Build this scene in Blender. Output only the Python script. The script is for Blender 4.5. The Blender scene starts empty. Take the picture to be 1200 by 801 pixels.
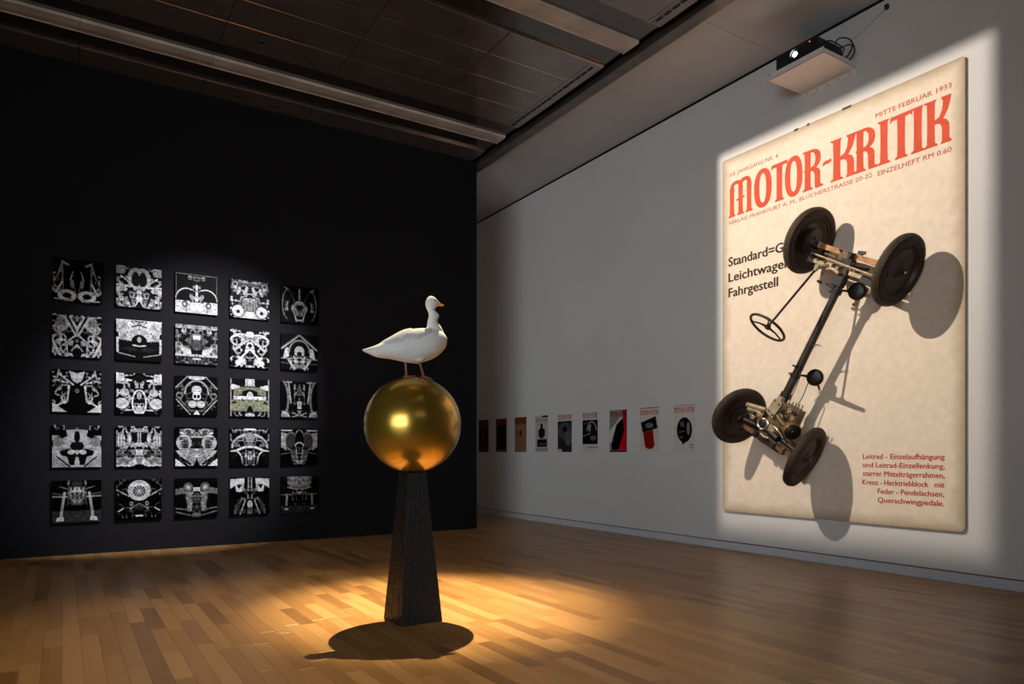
import bpy, math, random
import numpy as np
from mathutils import Vector, Matrix
PI = math.pi
SC = bpy.context.scene
COL = SC.collection
RND = random.Random(7)

# ------------------------------------------------------------------ camera
FX, HOR = 838.0, 529.0                       # focal length in px (1200 wide), horizon row
TH = math.atan(527.0 / 838.0)                # yaw of the view from +Y towards +X
EYE = 1.2
cam_d = bpy.data.cameras.new('camera')
cam = bpy.data.objects.new('camera', cam_d)
COL.objects.link(cam)
cam.location = (0, 0, EYE)
cam.rotation_euler = (PI / 2, 0, -TH)
cam_d.sensor_width = 36.0
cam_d.lens = FX / 1200.0 * 36.0
cam_d.shift_y = (HOR - 400.5) / 1200.0
cam_d.clip_start = 0.05
SC.camera = cam

# ------------------------------------------------------------------ exposure and world
SC.view_settings.view_transform = 'Standard'
SC.view_settings.look = 'None'
SC.view_settings.gamma = 1.0
SC.view_settings.exposure = 0.0
SC.view_settings.use_curve_mapping = False
world = bpy.data.worlds.new('world')
SC.world = world
world.use_nodes = True
world.node_tree.nodes['Background'].inputs['Color'].default_value = (0.75, 0.85, 1.0, 1)
world.node_tree.nodes['Background'].inputs['Strength'].default_value = 0.004

# ------------------------------------------------------------------ lights
def aim(o, target):
    d = Vector(target) - Vector(o.location)
    o.rotation_euler = d.to_track_quat('-Z', 'Y').to_euler()

def area(name, loc, target, sx, sy, power, color, spread=PI):
    l = bpy.data.lights.new(name, 'AREA')
    l.shape = 'RECTANGLE'; l.size = sx; l.size_y = sy
    l.energy = power; l.color = color; l.spread = spread
    o = bpy.data.objects.new(name, l); COL.objects.link(o)
    o.location = loc; aim(o, target)
    return o

def spot(name, loc, target, power, color, angle, blend, radius):
    l = bpy.data.lights.new(name, 'SPOT')
    l.energy = power; l.color = color; l.spot_size = math.radians(angle)
    l.spot_blend = blend; l.shadow_soft_size = radius
    o = bpy.data.objects.new(name, l); COL.objects.link(o)
    o.location = loc; aim(o, target)
    return o

# daylight entering through the wide opening to the left behind the camera
area('opening_light', (-6.6, -0.5, 2.7), (6.9, 10.6, 2.5), 8.0, 4.8, 112, (0.88, 0.95, 1.0), math.radians(62))
# weak warm fill added behind the black partition to lift the far wall
area('partition_fill_light', (1.0, 13.6, 3.6), (6.93, 11.8, 2.4), 2.5, 2.0, 15, (1.0, 0.84, 0.80))
# dim warm fill light added at the rear of the room
area('rear_fill_light', (1.0, -4.6, 4.9), (2.5, 5.0, 0.5), 4.0, 1.6, 10, (1.0, 0.88, 0.72))

POSTER_L = Vector((1.921, 5.508, 5.539))
POSTER_T = Vector((6.93, 4.60, 2.45))
spot('poster_profile_light', POSTER_L, POSTER_T, 1330, (1.0, 0.88, 0.75), 76, 0.12, 0.0026)
DUCK_L = Vector((2.88, 5.92, 5.52))
DUCK_T = Vector((2.50, 5.06, 0.0))
spot('pedestal_spot_light', DUCK_L, DUCK_T, 4700, (1.0, 0.79, 0.50), 33, 1.0, 0.02)
# the same lamp's wide soft field around its beam
spot('pedestal_spill_light', DUCK_L, (1.8, 4.7, 0.0), 720, (1.0, 0.80, 0.52), 60, 1.0, 0.02)
PIC_L = Vector((3.1, 5.2, 5.50))
spot('picture_spot_light', PIC_L, (1.45, 9.76, 1.93), 3300, (0.95, 0.95, 1.0), 34, 0.85, 0.02)

# ------------------------------------------------------------------ helpers
def rgb(r, g, b):
    f = lambda c: ((c / 255 + 0.055) / 1.055) ** 2.4 if c > 10 else c / 255 / 12.92
    return (f(r), f(g), f(b), 1)

MATS = {}
def mat(name, color, rough=0.6, metal=0.0, spec=0.5, coat=0.0, coat_rough=0.1, noise=0.0,
        nscale=8.0, bump=0.0, bscale=40.0, rvar=0.0):
    """plain principled material whose colour, gloss and relief vary by procedural noise"""
    m = bpy.data.materials.new(name); m.use_nodes = True
    nt = m.node_tree; b = nt.nodes['Principled BSDF']
    b.inputs['Base Color'].default_value = color
    b.inputs['Roughness'].default_value = rough
    b.inputs['Metallic'].default_value = metal
    b.inputs['Specular IOR Level'].default_value = spec
    b.inputs['Coat Weight'].default_value = coat
    b.inputs['Coat Roughness'].default_value = coat_rough
    tc = nt.nodes.new('ShaderNodeTexCoord')
    if noise > 0:
        n = nt.nodes.new('ShaderNodeTexNoise'); n.inputs['Scale'].default_value = nscale
        n.inputs['Detail'].default_value = 5
        nt.links.new(tc.outputs['Object'], n.inputs['Vector'])
        mr = nt.nodes.new('ShaderNodeMapRange')
        mr.inputs['From Min'].default_value = 0.3; mr.inputs['From Max'].default_value = 0.7
        mr.inputs['To Min'].default_value = 1 - noise; mr.inputs['To Max'].default_value = 1 + noise
        nt.links.new(n.outputs['Fac'], mr.inputs['Value'])
        mx = nt.nodes.new('ShaderNodeVectorMath'); mx.operation = 'SCALE'
        mx.inputs[0].default_value = color[:3]
        nt.links.new(mr.outputs['Result'], mx.inputs['Scale'])
        nt.links.new(mx.outputs['Vector'], b.inputs['Base Color'])
        if rvar > 0:
            r2 = nt.nodes.new('ShaderNodeMapRange')
            r2.inputs['From Min'].default_value = 0.3; r2.inputs['From Max'].default_value = 0.7
            r2.inputs['To Min'].default_value = rough - rvar; r2.inputs['To Max'].default_value = rough + rvar
            nt.links.new(n.outputs['Fac'], r2.inputs['Value'])
            nt.links.new(r2.outputs['Result'], b.inputs['Roughness'])
    if bump > 0:
        n2 = nt.nodes.new('ShaderNodeTexNoise'); n2.inputs['Scale'].default_value = bscale
        n2.inputs['Detail'].default_value = 6
        nt.links.new(tc.outputs['Object'], n2.inputs['Vector'])
        bp = nt.nodes.new('ShaderNodeBump'); bp.inputs['Strength'].default_value = bump
        bp.inputs['Distance'].default_value = 0.01
        nt.links.new(n2.outputs['Fac'], bp.inputs['Height'])
        nt.links.new(bp.outputs['Normal'], b.inputs['Normal'])
    MATS[name] = m
    return m

def emit(name, color, strength):
    m = bpy.data.materials.new(name); m.use_nodes = True
    b = m.node_tree.nodes['Principled BSDF']
    b.inputs['Base Color'].default_value = (0, 0, 0, 1)
    b.inputs['Emission Color'].default_value = color
    b.inputs['Emission Strength'].default_value = strength
    return m

def frame_from(axis):
    z = Vector(axis).normalized()
    h = Vector((0, 0, 1)) if abs(z.z) < 0.9 else Vector((1, 0, 0))
    x = h.cross(z).normalized(); y = z.cross(x)
    return x, y, z

class MB:
    def __init__(s): s.v = []; s.f = []
    def add(s, vs, fs):
        o = len(s.v); s.v += [tuple(p) for p in vs]; s.f += [tuple(i + o for i in f) for f in fs]
    def box(s, lo, hi, bev=0.0, M=None):
        (x0, y0, z0), (x1, y1, z1) = lo, hi
        if bev <= 0:
            vs = [(x0,y0,z0),(x1,y0,z0),(x1,y1,z0),(x0,y1,z0),(x0,y0,z1),(x1,y0,z1),(x1,y1,z1),(x0,y1,z1)]
            fs = [(0,3,2,1),(4,5,6,7),(0,1,5,4),(1,2,6,5),(2,3,7,6),(3,0,4,7)]
        else:
            b = bev
            vs = []
            for z, i in ((z0, b), (z0 + b, 0), (z1 - b, 0), (z1, b)):
                vs += [(x0+i,y0+i,z),(x1-i,y0+i,z),(x1-i,y1-i,z),(x0+i,y1-i,z)]
            fs = [(3,2,1,0),(12,13,14,15)]
            for k in range(3):
                for j in range(4):
                    a = k*4+j; c = k*4+(j+1)%4
                    fs.append((a, c, c+4, a+4))
        if M is not None: vs = [M @ Vector(p) for p in vs]
        s.add(vs, fs); return s
    def obox(s, c, ax, ay, az, hx, hy, hz, bev=0.0):
        """oriented box: centre, three axes, half sizes"""
        ax, ay, az = Vector(ax).normalized(), Vector(ay).normalized(), Vector(az).normalized()
        M = Matrix(((ax.x, ay.x, az.x, c[0]), (ax.y, ay.y, az.y, c[1]), (ax.z, ay.z, az.z, c[2]), (0,0,0,1)))
        return s.box((-hx,-hy,-hz), (hx,hy,hz), bev, M)
    def bar(s, p0, p1, w, h, up=(0,0,1), bev=0.0):
        p0, p1 = Vector(p0), Vector(p1); d = p1 - p0
        ay = d.normalized(); ax = ay.cross(Vector(up)).normalized(); az = ax.cross(ay)
        return s.obox((p0 + p1) / 2, ax, ay, az, w / 2, d.length / 2, h / 2, bev)
    def cyl(s, p0, p1, r0, r1=None, n=16):
        if r1 is None: r1 = r0
        return s.lathe([(0, 0), (r0, 0), (r1, (Vector(p1) - Vector(p0)).length), (0, (Vector(p1) - Vector(p0)).length)], p0, Vector(p1) - Vector(p0), n)
    def lathe(s, prof, origin, axis, n=24):
        x, y, z = frame_from(axis); o = Vector(origin)
        vs, fs, rings = [], [], []
        for r, h in prof:
            if r < 1e-6:
                rings.append([len(vs)]); vs.append(o + z * h)
            else:
                rings.append(list(range(len(vs), len(vs) + n)))
                for k in range(n):
                    t = 2 * PI * k / n
                    vs.append(o + z * h + (x * math.cos(t) + y * math.sin(t)) * r)
        for a, b in zip(rings[:-1], rings[1:]):
            if len(a) == 1 and len(b) == 1: continue
            for k in range(n):
                k2 = (k + 1) % n
                if len(a) == 1: fs.append((a[0], b[k], b[k2]))
                elif len(b) == 1: fs.append((a[k], b[0], a[k2]))
                else: fs.append((a[k], b[k], b[k2], a[k2]))
        s.add(vs, fs); return s
    def tube(s, path, r, n=10):
        P = [Vector(p) for p in path]; R = r if isinstance(r, (list, tuple)) else [r] * len(P)
        vs, fs = [], []
        prev = None
        for i, p in enumerate(P):
            t = (P[min(i + 1, len(P) - 1)] - P[max(i - 1, 0)]).normalized()
            if prev is None: x, y, _ = frame_from(t)
            else:
                x = (prev - t * prev.dot(t)).normalized(); y = t.cross(x)
            prev = x
            for k in range(n):
                a = 2 * PI * k / n
                vs.append(p + (x * math.cos(a) + y * math.sin(a)) * R[i])
        for i in range(len(P) - 1):
            for k in range(n):
                k2 = (k + 1) % n
                fs.append((i*n+k, i*n+k2, (i+1)*n+k2, (i+1)*n+k))
        fs.append(tuple(range(n))[::-1]); fs.append(tuple(range((len(P)-1)*n, len(P)*n)))
        s.add(vs, fs); return s
    def torus(s, c, axis, R, r, n=48, m=10, e=1.0):
        x, y, z = frame_from(axis); c = Vector(c); vs, fs = [], []
        for i in range(n):
            a = 2*PI*i/n; d = x*math.cos(a) + y*math.sin(a)
            for j in range(m):
                b = 2*PI*j/m
                vs.append(c + d*(R + r*math.cos(b)) + z*(r*e*math.sin(b)))
        for i in range(n):
            for j in range(m):
                i2, j2 = (i+1)%n, (j+1)%m
                fs.append((i*m+j, i2*m+j, i2*m+j2, i*m+j2))
        s.add(vs, fs); return s
    def ellipsoid(s, c, rx, ry, rz, n=20, m=12, M=None):
        vs, fs = [], []
        for j in range(m + 1):
            t = PI * j / m
            for i in range(n):
                a = 2*PI*i/n
                p = Vector((rx*math.sin(t)*math.cos(a), ry*math.sin(t)*math.sin(a), rz*math.cos(t)))
                if M is not None: p = M @ p
                vs.append(p + Vector(c))
        for j in range(m):
            for i in range(n):
                i2 = (i+1)%n
                fs.append((j*n+i, (j+1)*n+i, (j+1)*n+i2, j*n+i2))
        s.add(vs, fs); return s
    def prism(s, poly, O, U, V, W, h):
        """extruded polygon: 2-D points on O+U*x+V*y, thickness h along W"""
        O, U, V, W = Vector(O), Vector(U), Vector(V), Vector(W); n = len(poly)
        vs = [O + U*x + V*y for x, y in poly] + [O + U*x + V*y + W*h for x, y in poly]
        fs = [tuple(range(n))[::-1], tuple(range(n, 2*n))] + [(i, (i+1)%n, (i+1)%n+n, i+n) for i in range(n)]
        s.add(vs, fs); return s
    def build(s, name, m=None, parent=None, smooth=False, angle=0.7, fixn=True):
        me = bpy.data.meshes.new(name)
        me.from_pydata([tuple(p) for p in s.v], [], s.f)
        me.update()
        if fixn:
            import bmesh
            bm = bmesh.new(); bm.from_mesh(me)
            bmesh.ops.remove_doubles(bm, verts=bm.verts, dist=1e-6)
            bmesh.ops.recalc_face_normals(bm, faces=bm.faces)
            bm.to_mesh(me); bm.free()
        if smooth:
            me.polygons.foreach_set('use_smooth', [True] * len(me.polygons))
            try: me.set_sharp_from_angle(angle=angle)
            except Exception: pass
        if m is not None: me.materials.append(m)
        o = bpy.data.objects.new(name, me); COL.objects.link(o)
        if parent is not None: o.parent = parent
        return o

def tag(o, label=None, cat=None, group=None, kind=None):
    if label: o['label'] = label
    if cat: o['category'] = cat
    if group: o['group'] = group
    if kind: o['kind'] = kind
    return o

def thing(name, loc, label, cat, group=None, rotz=0.0):
    o = bpy.data.objects.new(name, None); COL.objects.link(o)
    o.empty_display_size = 0.1
    o.location = loc; o.rotation_euler = (0, 0, rotz)
    return tag(o, label, cat, group)

def struct(o): o['kind'] = 'structure'; return o

# ------------------------------------------------------------------ materials
def floor_material():
    m = bpy.data.materials.new('oak_boards'); m.use_nodes = True
    nt = m.node_tree; N = nt.nodes; Lk = nt.links; b = N['Principled BSDF']
    at = N.new('ShaderNodeAttribute'); at.attribute_name = 'tone'
    tc = N.new('ShaderNodeTexCoord')
    mp = N.new('ShaderNodeMapping'); mp.inputs['Scale'].default_value = (26, 1.6, 1)
    off = N.new('ShaderNodeVectorMath'); off.operation = 'SCALE'; off.inputs['Scale'].default_value = 37.0
    Lk.new(at.outputs['Vector'], off.inputs[0])
    ad = N.new('ShaderNodeVectorMath'); ad.operation = 'ADD'
    Lk.new(tc.outputs['Object'], ad.inputs[0]); Lk.new(off.outputs['Vector'], ad.inputs[1])
    Lk.new(ad.outputs['Vector'], mp.inputs['Vector'])
    n = N.new('ShaderNodeTexNoise'); n.inputs['Scale'].default_value = 1.6; n.inputs['Detail'].default_value = 6
    n.inputs['Distortion'].default_value = 0.8
    Lk.new(mp.outputs['Vector'], n.inputs['Vector'])
    cr = N.new('ShaderNodeValToRGB')
    cr.color_ramp.elements[0].position = 0.0; cr.color_ramp.elements[0].color = rgb(118, 82, 44)
    cr.color_ramp.elements[1].position = 1.0; cr.color_ramp.elements[1].color = rgb(200, 154, 98)
    e = cr.color_ramp.elements.new(0.45); e.color = rgb(162, 119, 68)
    mx = N.new('ShaderNodeMath'); mx.operation = 'MULTIPLY_ADD'
    mx.inputs[1].default_value = 0.35
    Lk.new(n.outputs['Fac'], mx.inputs[0])
    sx = N.new('ShaderNodeMath'); sx.operation = 'MULTIPLY'; sx.inputs[1].default_value = 0.62
    Lk.new(at.outputs['Fac'], sx.inputs[0]); Lk.new(sx.outputs[0], mx.inputs[2])
    Lk.new(mx.outputs[0], cr.inputs['Fac'])
    Lk.new(cr.outputs['Color'], b.inputs['Base Color'])
    b.inputs['Roughness'].default_value = 0.34
    b.inputs['Specular IOR Level'].default_value = 0.45
    r = N.new('ShaderNodeMapRange'); r.inputs['To Min'].default_value = 0.24; r.inputs['To Max'].default_value = 0.42
    Lk.new(n.outputs['Fac'], r.inputs['Value']); Lk.new(r.outputs['Result'], b.inputs['Roughness'])
    bp = N.new('ShaderNodeBump'); bp.inputs['Strength'].default_value = 0.12; bp.inputs['Distance'].default_value = 0.002
    Lk.new(n.outputs['Fac'], bp.inputs['Height']); Lk.new(bp.outputs['Normal'], b.inputs['Normal'])
    return m

M_OAK = floor_material()
M_WALL = mat('white_plaster', rgb(206, 205, 204), 0.85, spec=0.2, noise=0.02, nscale=1.2, bump=0.05, bscale=60)
M_SKIRT = mat('white_skirting', rgb(196, 197, 204), 0.6, noise=0.02)
M_GAP = mat('dark_gap', rgb(24, 22, 22), 0.9, spec=0.1, noise=0.1)
M_BLACK = mat('black_wall_paint', rgb(25, 24, 27), 0.92, spec=0.08, noise=0.05, nscale=2)
M_DARK = mat('dark_room_paint', rgb(70, 68, 66), 0.9, spec=0.1, noise=0.05)
M_SUB = mat('floor_underlay', rgb(40, 28, 18), 0.9, noise=0.1)
M_PANEL = mat('glossy_ceiling_panel', rgb(158, 148, 142), 0.17, metal=0.8, spec=0.5, noise=0.12, nscale=3.0, rvar=0.05)
M_VOID = mat('black_ceiling_void', rgb(14, 13, 13), 0.5, spec=0.3, noise=0.1)
M_GLOSSBLK = mat('glossy_black_channel', rgb(118, 112, 108), 0.11, metal=0.85, spec=0.6, noise=0.1)
M_SOFFIT = mat('white_soffit', rgb(196, 199, 204), 0.75, spec=0.25, noise=0.03, nscale=1.5)
M_PROFILE = mat('brushed_edge_profile', rgb(120, 112, 106), 0.35, metal=0.8, noise=0.2, nscale=5)
M_ALU = mat('aluminium_bar', rgb(196, 186, 178), 0.5, metal=0.1, noise=0.25, nscale=2.5)
M_BLKMET = mat('black_metal', rgb(20, 20, 21), 0.45, spec=0.5, noise=0.2, nscale=20)
M_BLKPLAS = mat('black_plastic', rgb(16, 16, 18), 0.5, spec=0.5, noise=0.1, nscale=20)
M_WHITEMET = mat('white_lacquered_metal', rgb(222, 214, 210), 0.5, noise=0.03)

# ------------------------------------------------------------------ floor
XW, YB, ZC = 6.93, 9.76, 5.72                # right wall, black wall, ceiling planes
floor = struct(MB().box((-8.5, -6.0, -0.20), (XW + 0.2, 16.0, -0.014)).build('floor', M_SUB))

def px_of(x, y, z):
    d = x * math.sin(TH) + y * math.cos(TH)
    if d < 0.3: return None
    return 600 + FX * (x * math.cos(TH) - y * math.sin(TH)) / d, HOR - FX * (z - EYE) / d

boards = []
BW = 0.1
k = 0
x = -8.4
while x < XW - 0.01:
    x1 = min(x + BW, XW - 0.002)
    y = -5.9 - RND.random() * 0.9
    while y < 15.9:
        ln = RND.uniform(0.45, 1.05)
        y1 = min(y + ln, 15.95)
        if y1 > -5.9: boards.append((x, max(y, -5.9), x1, y1, RND.random()))
        y = y1
    x = x1
def board_px(b):
    q = [px_of(cx, cy, 0) for cx in (b[0], b[2]) for cy in (b[1], b[3])]
    if any(p is None for p in q): return 0
    cx = sum(p[0] for p in q) / 4; cy = sum(p[1] for p in q) / 4
    if not (-20 < cx < 1220 and 560 < cy < 812): return 0
    if b[0] > 0 and b[1] > YB and cx < 556: return 0
    return abs((q[0][0]-q[3][0])*(q[1][1]-q[2][1]) - (q[1][0]-q[2][0])*(q[0][1]-q[3][1]))
boards.sort(key=board_px, reverse=True)
G = 0.0004
def board_mb(mb, b):
    x0, y0, x1, y1, t = b
    dz = (t * 7.3 % 1.0) * 0.0006
    c = 0.0011
    vs = []
    for z, i in ((-0.013, 0), (dz - c * 0.6, 0), (dz, c)):
        vs += [(x0+G+i, y0+G+i, z), (x1-G-i, y0+G+i, z), (x1-G-i, y1-G-i, z), (x0+G+i, y1-G-i, z)]
    fs = [(8, 9, 10, 11)]
    for kk in range(2):
        for j in range(4):
            a = kk*4+j; c2 = kk*4+(j+1)%4
            fs.append((a, c2, c2+4, a+4))
    mb.add(vs, fs)
def tone_attr(o, tones, per=12):
    a = o.data.attributes.new('tone', 'FLOAT', 'POINT')
    a.data.foreach_set('value', np.repeat(np.array(tones, dtype=np.float32), per))
def tone_of(t):
    return 0.25 + 0.75 * t if t > 0.12 else t * 1.2
for b in boards[:300]:
    mb = MB(); board_mb(mb, b)
    o = mb.build('floorboard', M_OAK, floor, fixn=False); tone_attr(o, [tone_of(b[4])])
mb = MB(); rest = boards[300:]
for b in rest: board_mb(mb, b)
o = mb.build('floorboards', M_OAK, floor, fixn=False); tone_attr(o, [tone_of(b[4]) for b in rest])
tag(o, 'remaining oak floorboards running towards the far wall', kind='stuff')

# ------------------------------------------------------------------ walls
struct(MB().box((XW, -6.0, 0.104), (XW + 0.2, 16.0, 5.690)).build('wall_right', M_WALL))
struct(MB().box((XW + 0.02, -6.0, 0.0), (XW + 0.19, 16.0, ZC)).build('wall_right_core', M_GAP)).name = 'trim_1'
struct(MB().box((XW - 0.001, -6.0, 0.0), (XW + 0.04, 16.0, 0.093), 0.002).build('baseboard_right', M_SKIRT))
struct(MB().box((-8.3, YB, -0.01), (5.486, YB + 0.30, ZC)).build('wall_back', M_BLACK))
struct(MB().box((-8.7, 15.95, 0), (XW + 0.2, 16.15, 6.1)).build('wall_far', M_DARK))
struct(MB().box((-8.7, -6.2, 0), (XW + 0.2, -6.0, 6.1)).build('wall_rear', M_DARK))
struct(MB().box((-8.7, -6.0, 0), (-8.5, 15.95, 6.1)).build('wall_left', M_DARK))

# ------------------------------------------------------------------ ceiling
ceil = struct(MB().box((-8.6, -6.1, 5.96), (XW + 0.2, 16.1, 6.12)).build('ceiling', M_VOID))
MB().box((-8.5, -6.0, ZC), (5.44, 0.9, ZC + 0.2)).build('rear_ceiling_field', M_PANEL, ceil)
MB().box((-8.5, YB + 0.30, ZC), (5.44, 15.9, ZC + 0.2)).build('far_ceiling_field', M_PANEL, ceil)
# white soffit along the right wall, in lengths with fine joints
y = -6.0
while y < 15.9:
    MB().box((5.672, y + 0.002, ZC), (XW - 0.004, min(y + 2.82, 15.95) - 0.002, ZC + 0.12), 0.001).build('soffit_board', M_SOFFIT, ceil)
    y += 2.82
MB().box((5.50, -6.0, ZC - 0.035), (5.668, 15.95, ZC + 0.10), 0.006).build('edge_profile', M_PROFILE, ceil)
MB().box((5.496, -6.0, ZC + 0.06), (5.50, 15.95, ZC + 0.24)).build('edge_upstand', M_VOID, ceil)
XJ = [5.40 - 1.31 * k for k in range(0, 8)]
def rows(y0, y1, n):
    h = (y1 - y0) / n
    return [(y0 + h * k, y0 + h * (k + 1)) for k in range(n)]
ROWS = rows(0.91, 2.80, 4) + rows(3.73, 5.62, 4) + rows(6.54, 8.43, 4) + [(9.35, YB)]
for (ya, yb) in ROWS:
    for xa, xb in zip(XJ[1:], XJ[:-1]):
        dz = RND.uniform(-0.0015, 0.0015)
        MB().box((xa + 0.004, ya + 0.003, ZC + dz), (xb - 0.004, yb - 0.003, ZC + 0.03 + dz), 0.003).build('ceiling_panel', M_PANEL, ceil)
# cheeks of the black channels
for ya, yb in ((2.80, 3.73), (5.62, 6.54), (8.43, 9.35)):
    mb = MB()
    mb.box((-4.0, ya, ZC + 0.030), (5.40, yb, ZC + 0.06))
    mb.build('channel_lining', M_GLOSSBLK, ceil)

# linear light bars in the channels (switched off)
def light_bar(yc, label):
    t = thing('linear_light', (5.40, yc, ZC), label, 'ceiling light', None)
    for k in range(6):
        x1, x0 = -1.31 * k - 0.002, -1.31 * (k + 1) + 0.002
        mb = MB()
        mb.prism([(-0.128, 0.0), (0.002, 0.0), (0.128, 0.020), (0.128, 0.028), (-0.128, 0.028)], (x0, 0, 0), (0, 1, 0), (0, 0, 1), (1, 0, 0), x1 - x0)
        s = mb.build('bar_segment', M_ALU, t)
        mb = MB()
        mb.box((x0, -0.134, -0.004), (x1, -0.128, 0.028)); mb.box((x0, 0.128, 0.012), (x1, 0.134, 0.028))
        mb.build('edge_lip', M_ALU, s)
    MB().box((-0.002, -0.134, -0.004), (0.002, 0.134, 0.028)).build('end_cap', M_ALU, t)
    return t
light_bar(8.90, 'long grey metal light bar in the far ceiling channel above the black wall')
light_bar(6.085, 'nearer metal light bar, its pink-lit end at the top centre of the photo')

# slot diffusers in the panels beside the edge profile
def slot(y0, y1, label):
    t = thing('air_slot', (5.28, y0, ZC), label, 'air vent', 'slot air vents in the ceiling edge')
    MB().box((-0.022, 0, -0.004), (0.022, y1 - y0, -0.001)).build('slot_frame', M_PANEL, t)
    n = int((y1 - y0) / 0.12)
    mb = MB()
    for k in range(n):
        mb.box((-0.014, k * 0.12 + 0.012, -0.0065), (0.014, k * 0.12 + 0.108, -0.0035))
    tag(mb.build('slots', M_VOID, t), kind='stuff')
    MB().box((-0.075, 0.0, -0.003), (-0.070, y1 - y0, -0.001)).build('edge_strip', M_PROFILE, t)
slot(6.60, 8.40, 'dashed black air slot in the ceiling between the two light bars')
slot(3.76, 5.60, 'dashed black air slot at the top of the photo, right of the nearer light bar')

M_RIM = mat('downlight_rim', rgb(90, 84, 80), 0.4, metal=0.6, noise=0.1)
for (dx, dy, lb) in ((1.86, 8.17, 'small recessed downlight, left of the pair before the far light bar'),
                     (2.34, 8.19, 'small recessed downlight, right of the pair before the far light bar'),
                     (1.88, 9.58, 'small recessed downlight, left of the pair right above the black wall'),
                     (2.37, 9.58, 'small recessed downlight, right of the pair right above the black wall')):
    t = thing('recessed_downlight', (dx, dy, ZC), lb, 'ceiling light')
    MB().lathe([(0.045, -0.004), (0.034, -0.007), (0.030, -0.002), (0.030, 0.002)], (0, 0, 0), (0, 0, 1), 20).build('rim', M_RIM, t, smooth=True)
    MB().lathe([(0, -0.0035), (0.031, -0.0035), (0.031, -0.003), (0, -0.003)], (0, 0, 0), (0, 0, 1), 20).build('opening', M_VOID, t)

# ------------------------------------------------------------------ light fixtures above the frame
def profile_projector():
    """black framing projector: its gate of four shutters crops the beam to the poster"""
    ax = (POSTER_T - POSTER_L).normalized()
    t = thing('framing_projector', POSTER_L, 'black framing projector under the ceiling aimed at the poster', 'spotlight')
    d = 0.16
    x, y, z = frame_from(ax)
    # corners of the lit field on the right wall, projected back onto the gate plane
    tgt = [(6.19, 0.22), (3.06, 0.22), (3.06, 4.93), (6.19, 4.90)]
    pts = []
    for (wy, wz) in tgt:
        v = Vector((6.92, wy, wz)) - POSTER_L
        v = v * (d / v.dot(z))
        pts.append((v.dot(x), v.dot(y)))
    inner = pts
    cx = sum(p[0] for p in pts) / 4; cy = sum(p[1] for p in pts) / 4
    outer = []
    for p in pts:
        sx = 0.105 if p[0] > cx else -0.105; sy = 0.105 if p[1] > cy else -0.105
        outer.append((sx, sy))
    for i in range(4):
        j = (i + 1) % 4
        mb = MB()
        q = [outer[i], outer[j], inner[j], inner[i]]
        mb.prism(q, z * d, x, y, z, 0.003)
        mb.build('shutter', M_BLKMET, t)
    mb = MB()
    for sx, sy, wx, wy in ((-1, 0, 0.004, 0.105), (1, 0, 0.004, 0.105), (0, -1, 0.105, 0.004), (0, 1, 0.105, 0.004)):
        mb.obox(z * (d / 2 - 0.028) + x * (0.105 * sx) + y * (0.105 * sy), x, y, z, wx, wy, d / 2 + 0.030)
    mb.obox(z * (-0.055), x, y, z, 0.105, 0.105, 0.004)
    mb.build('housing', M_BLKMET, t)
    return t
profile_projector()

def can_light(loc, target, label):
    t = thing('track_spotlight', loc, label, 'spotlight')
    ax = (Vector(target) - Vector(loc)).normalized()
    p = Vector((0, 0, 0))
    MB().lathe([(0.055, 0.02), (0.052, 0.02), (0.052, -0.10), (0, -0.10), (0, -0.12), (0.055, -0.12), (0.055, 0.02)], p, ax, 24).build('lamp_can', M_BLKMET, t, smooth=True)
    top = ZC - loc[2]
    MB().cyl(-ax * 0.12, Vector((-ax.x * 0.12, -ax.y * 0.12, top)), 0.012).build('mounting_stem', M_BLKMET, t)
can_light(DUCK_L, DUCK_T, 'black track spotlight aimed down at the pedestal')
can_light(PIC_L, (1.45, 9.76, 1.93), 'black track spotlight aimed at the grid of pictures')

# ------------------------------------------------------------------ flat prints: rasters stored as vertex colours of a fine grid
def vnoise(n, m, cells, seed):
    r = np.random.RandomState(seed); g = r.rand(cells + 2, cells + 2)
    yy = np.linspace(0, cells, n, endpoint=False); xx = np.linspace(0, cells, m, endpoint=False)
    yi = yy.astype(int); xi = xx.astype(int)
    fy = (yy - yi)[:, None]; fx = (xx - xi)[None, :]
    fy = fy*fy*(3-2*fy); fx = fx*fx*(3-2*fx)
    a = g[yi][:, xi]; b = g[yi][:, xi+1]; c = g[yi+1][:, xi]; d = g[yi+1][:, xi+1]
    return a*(1-fy)*(1-fx) + b*(1-fy)*fx + c*fy*(1-fx) + d*fy*fx

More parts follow.
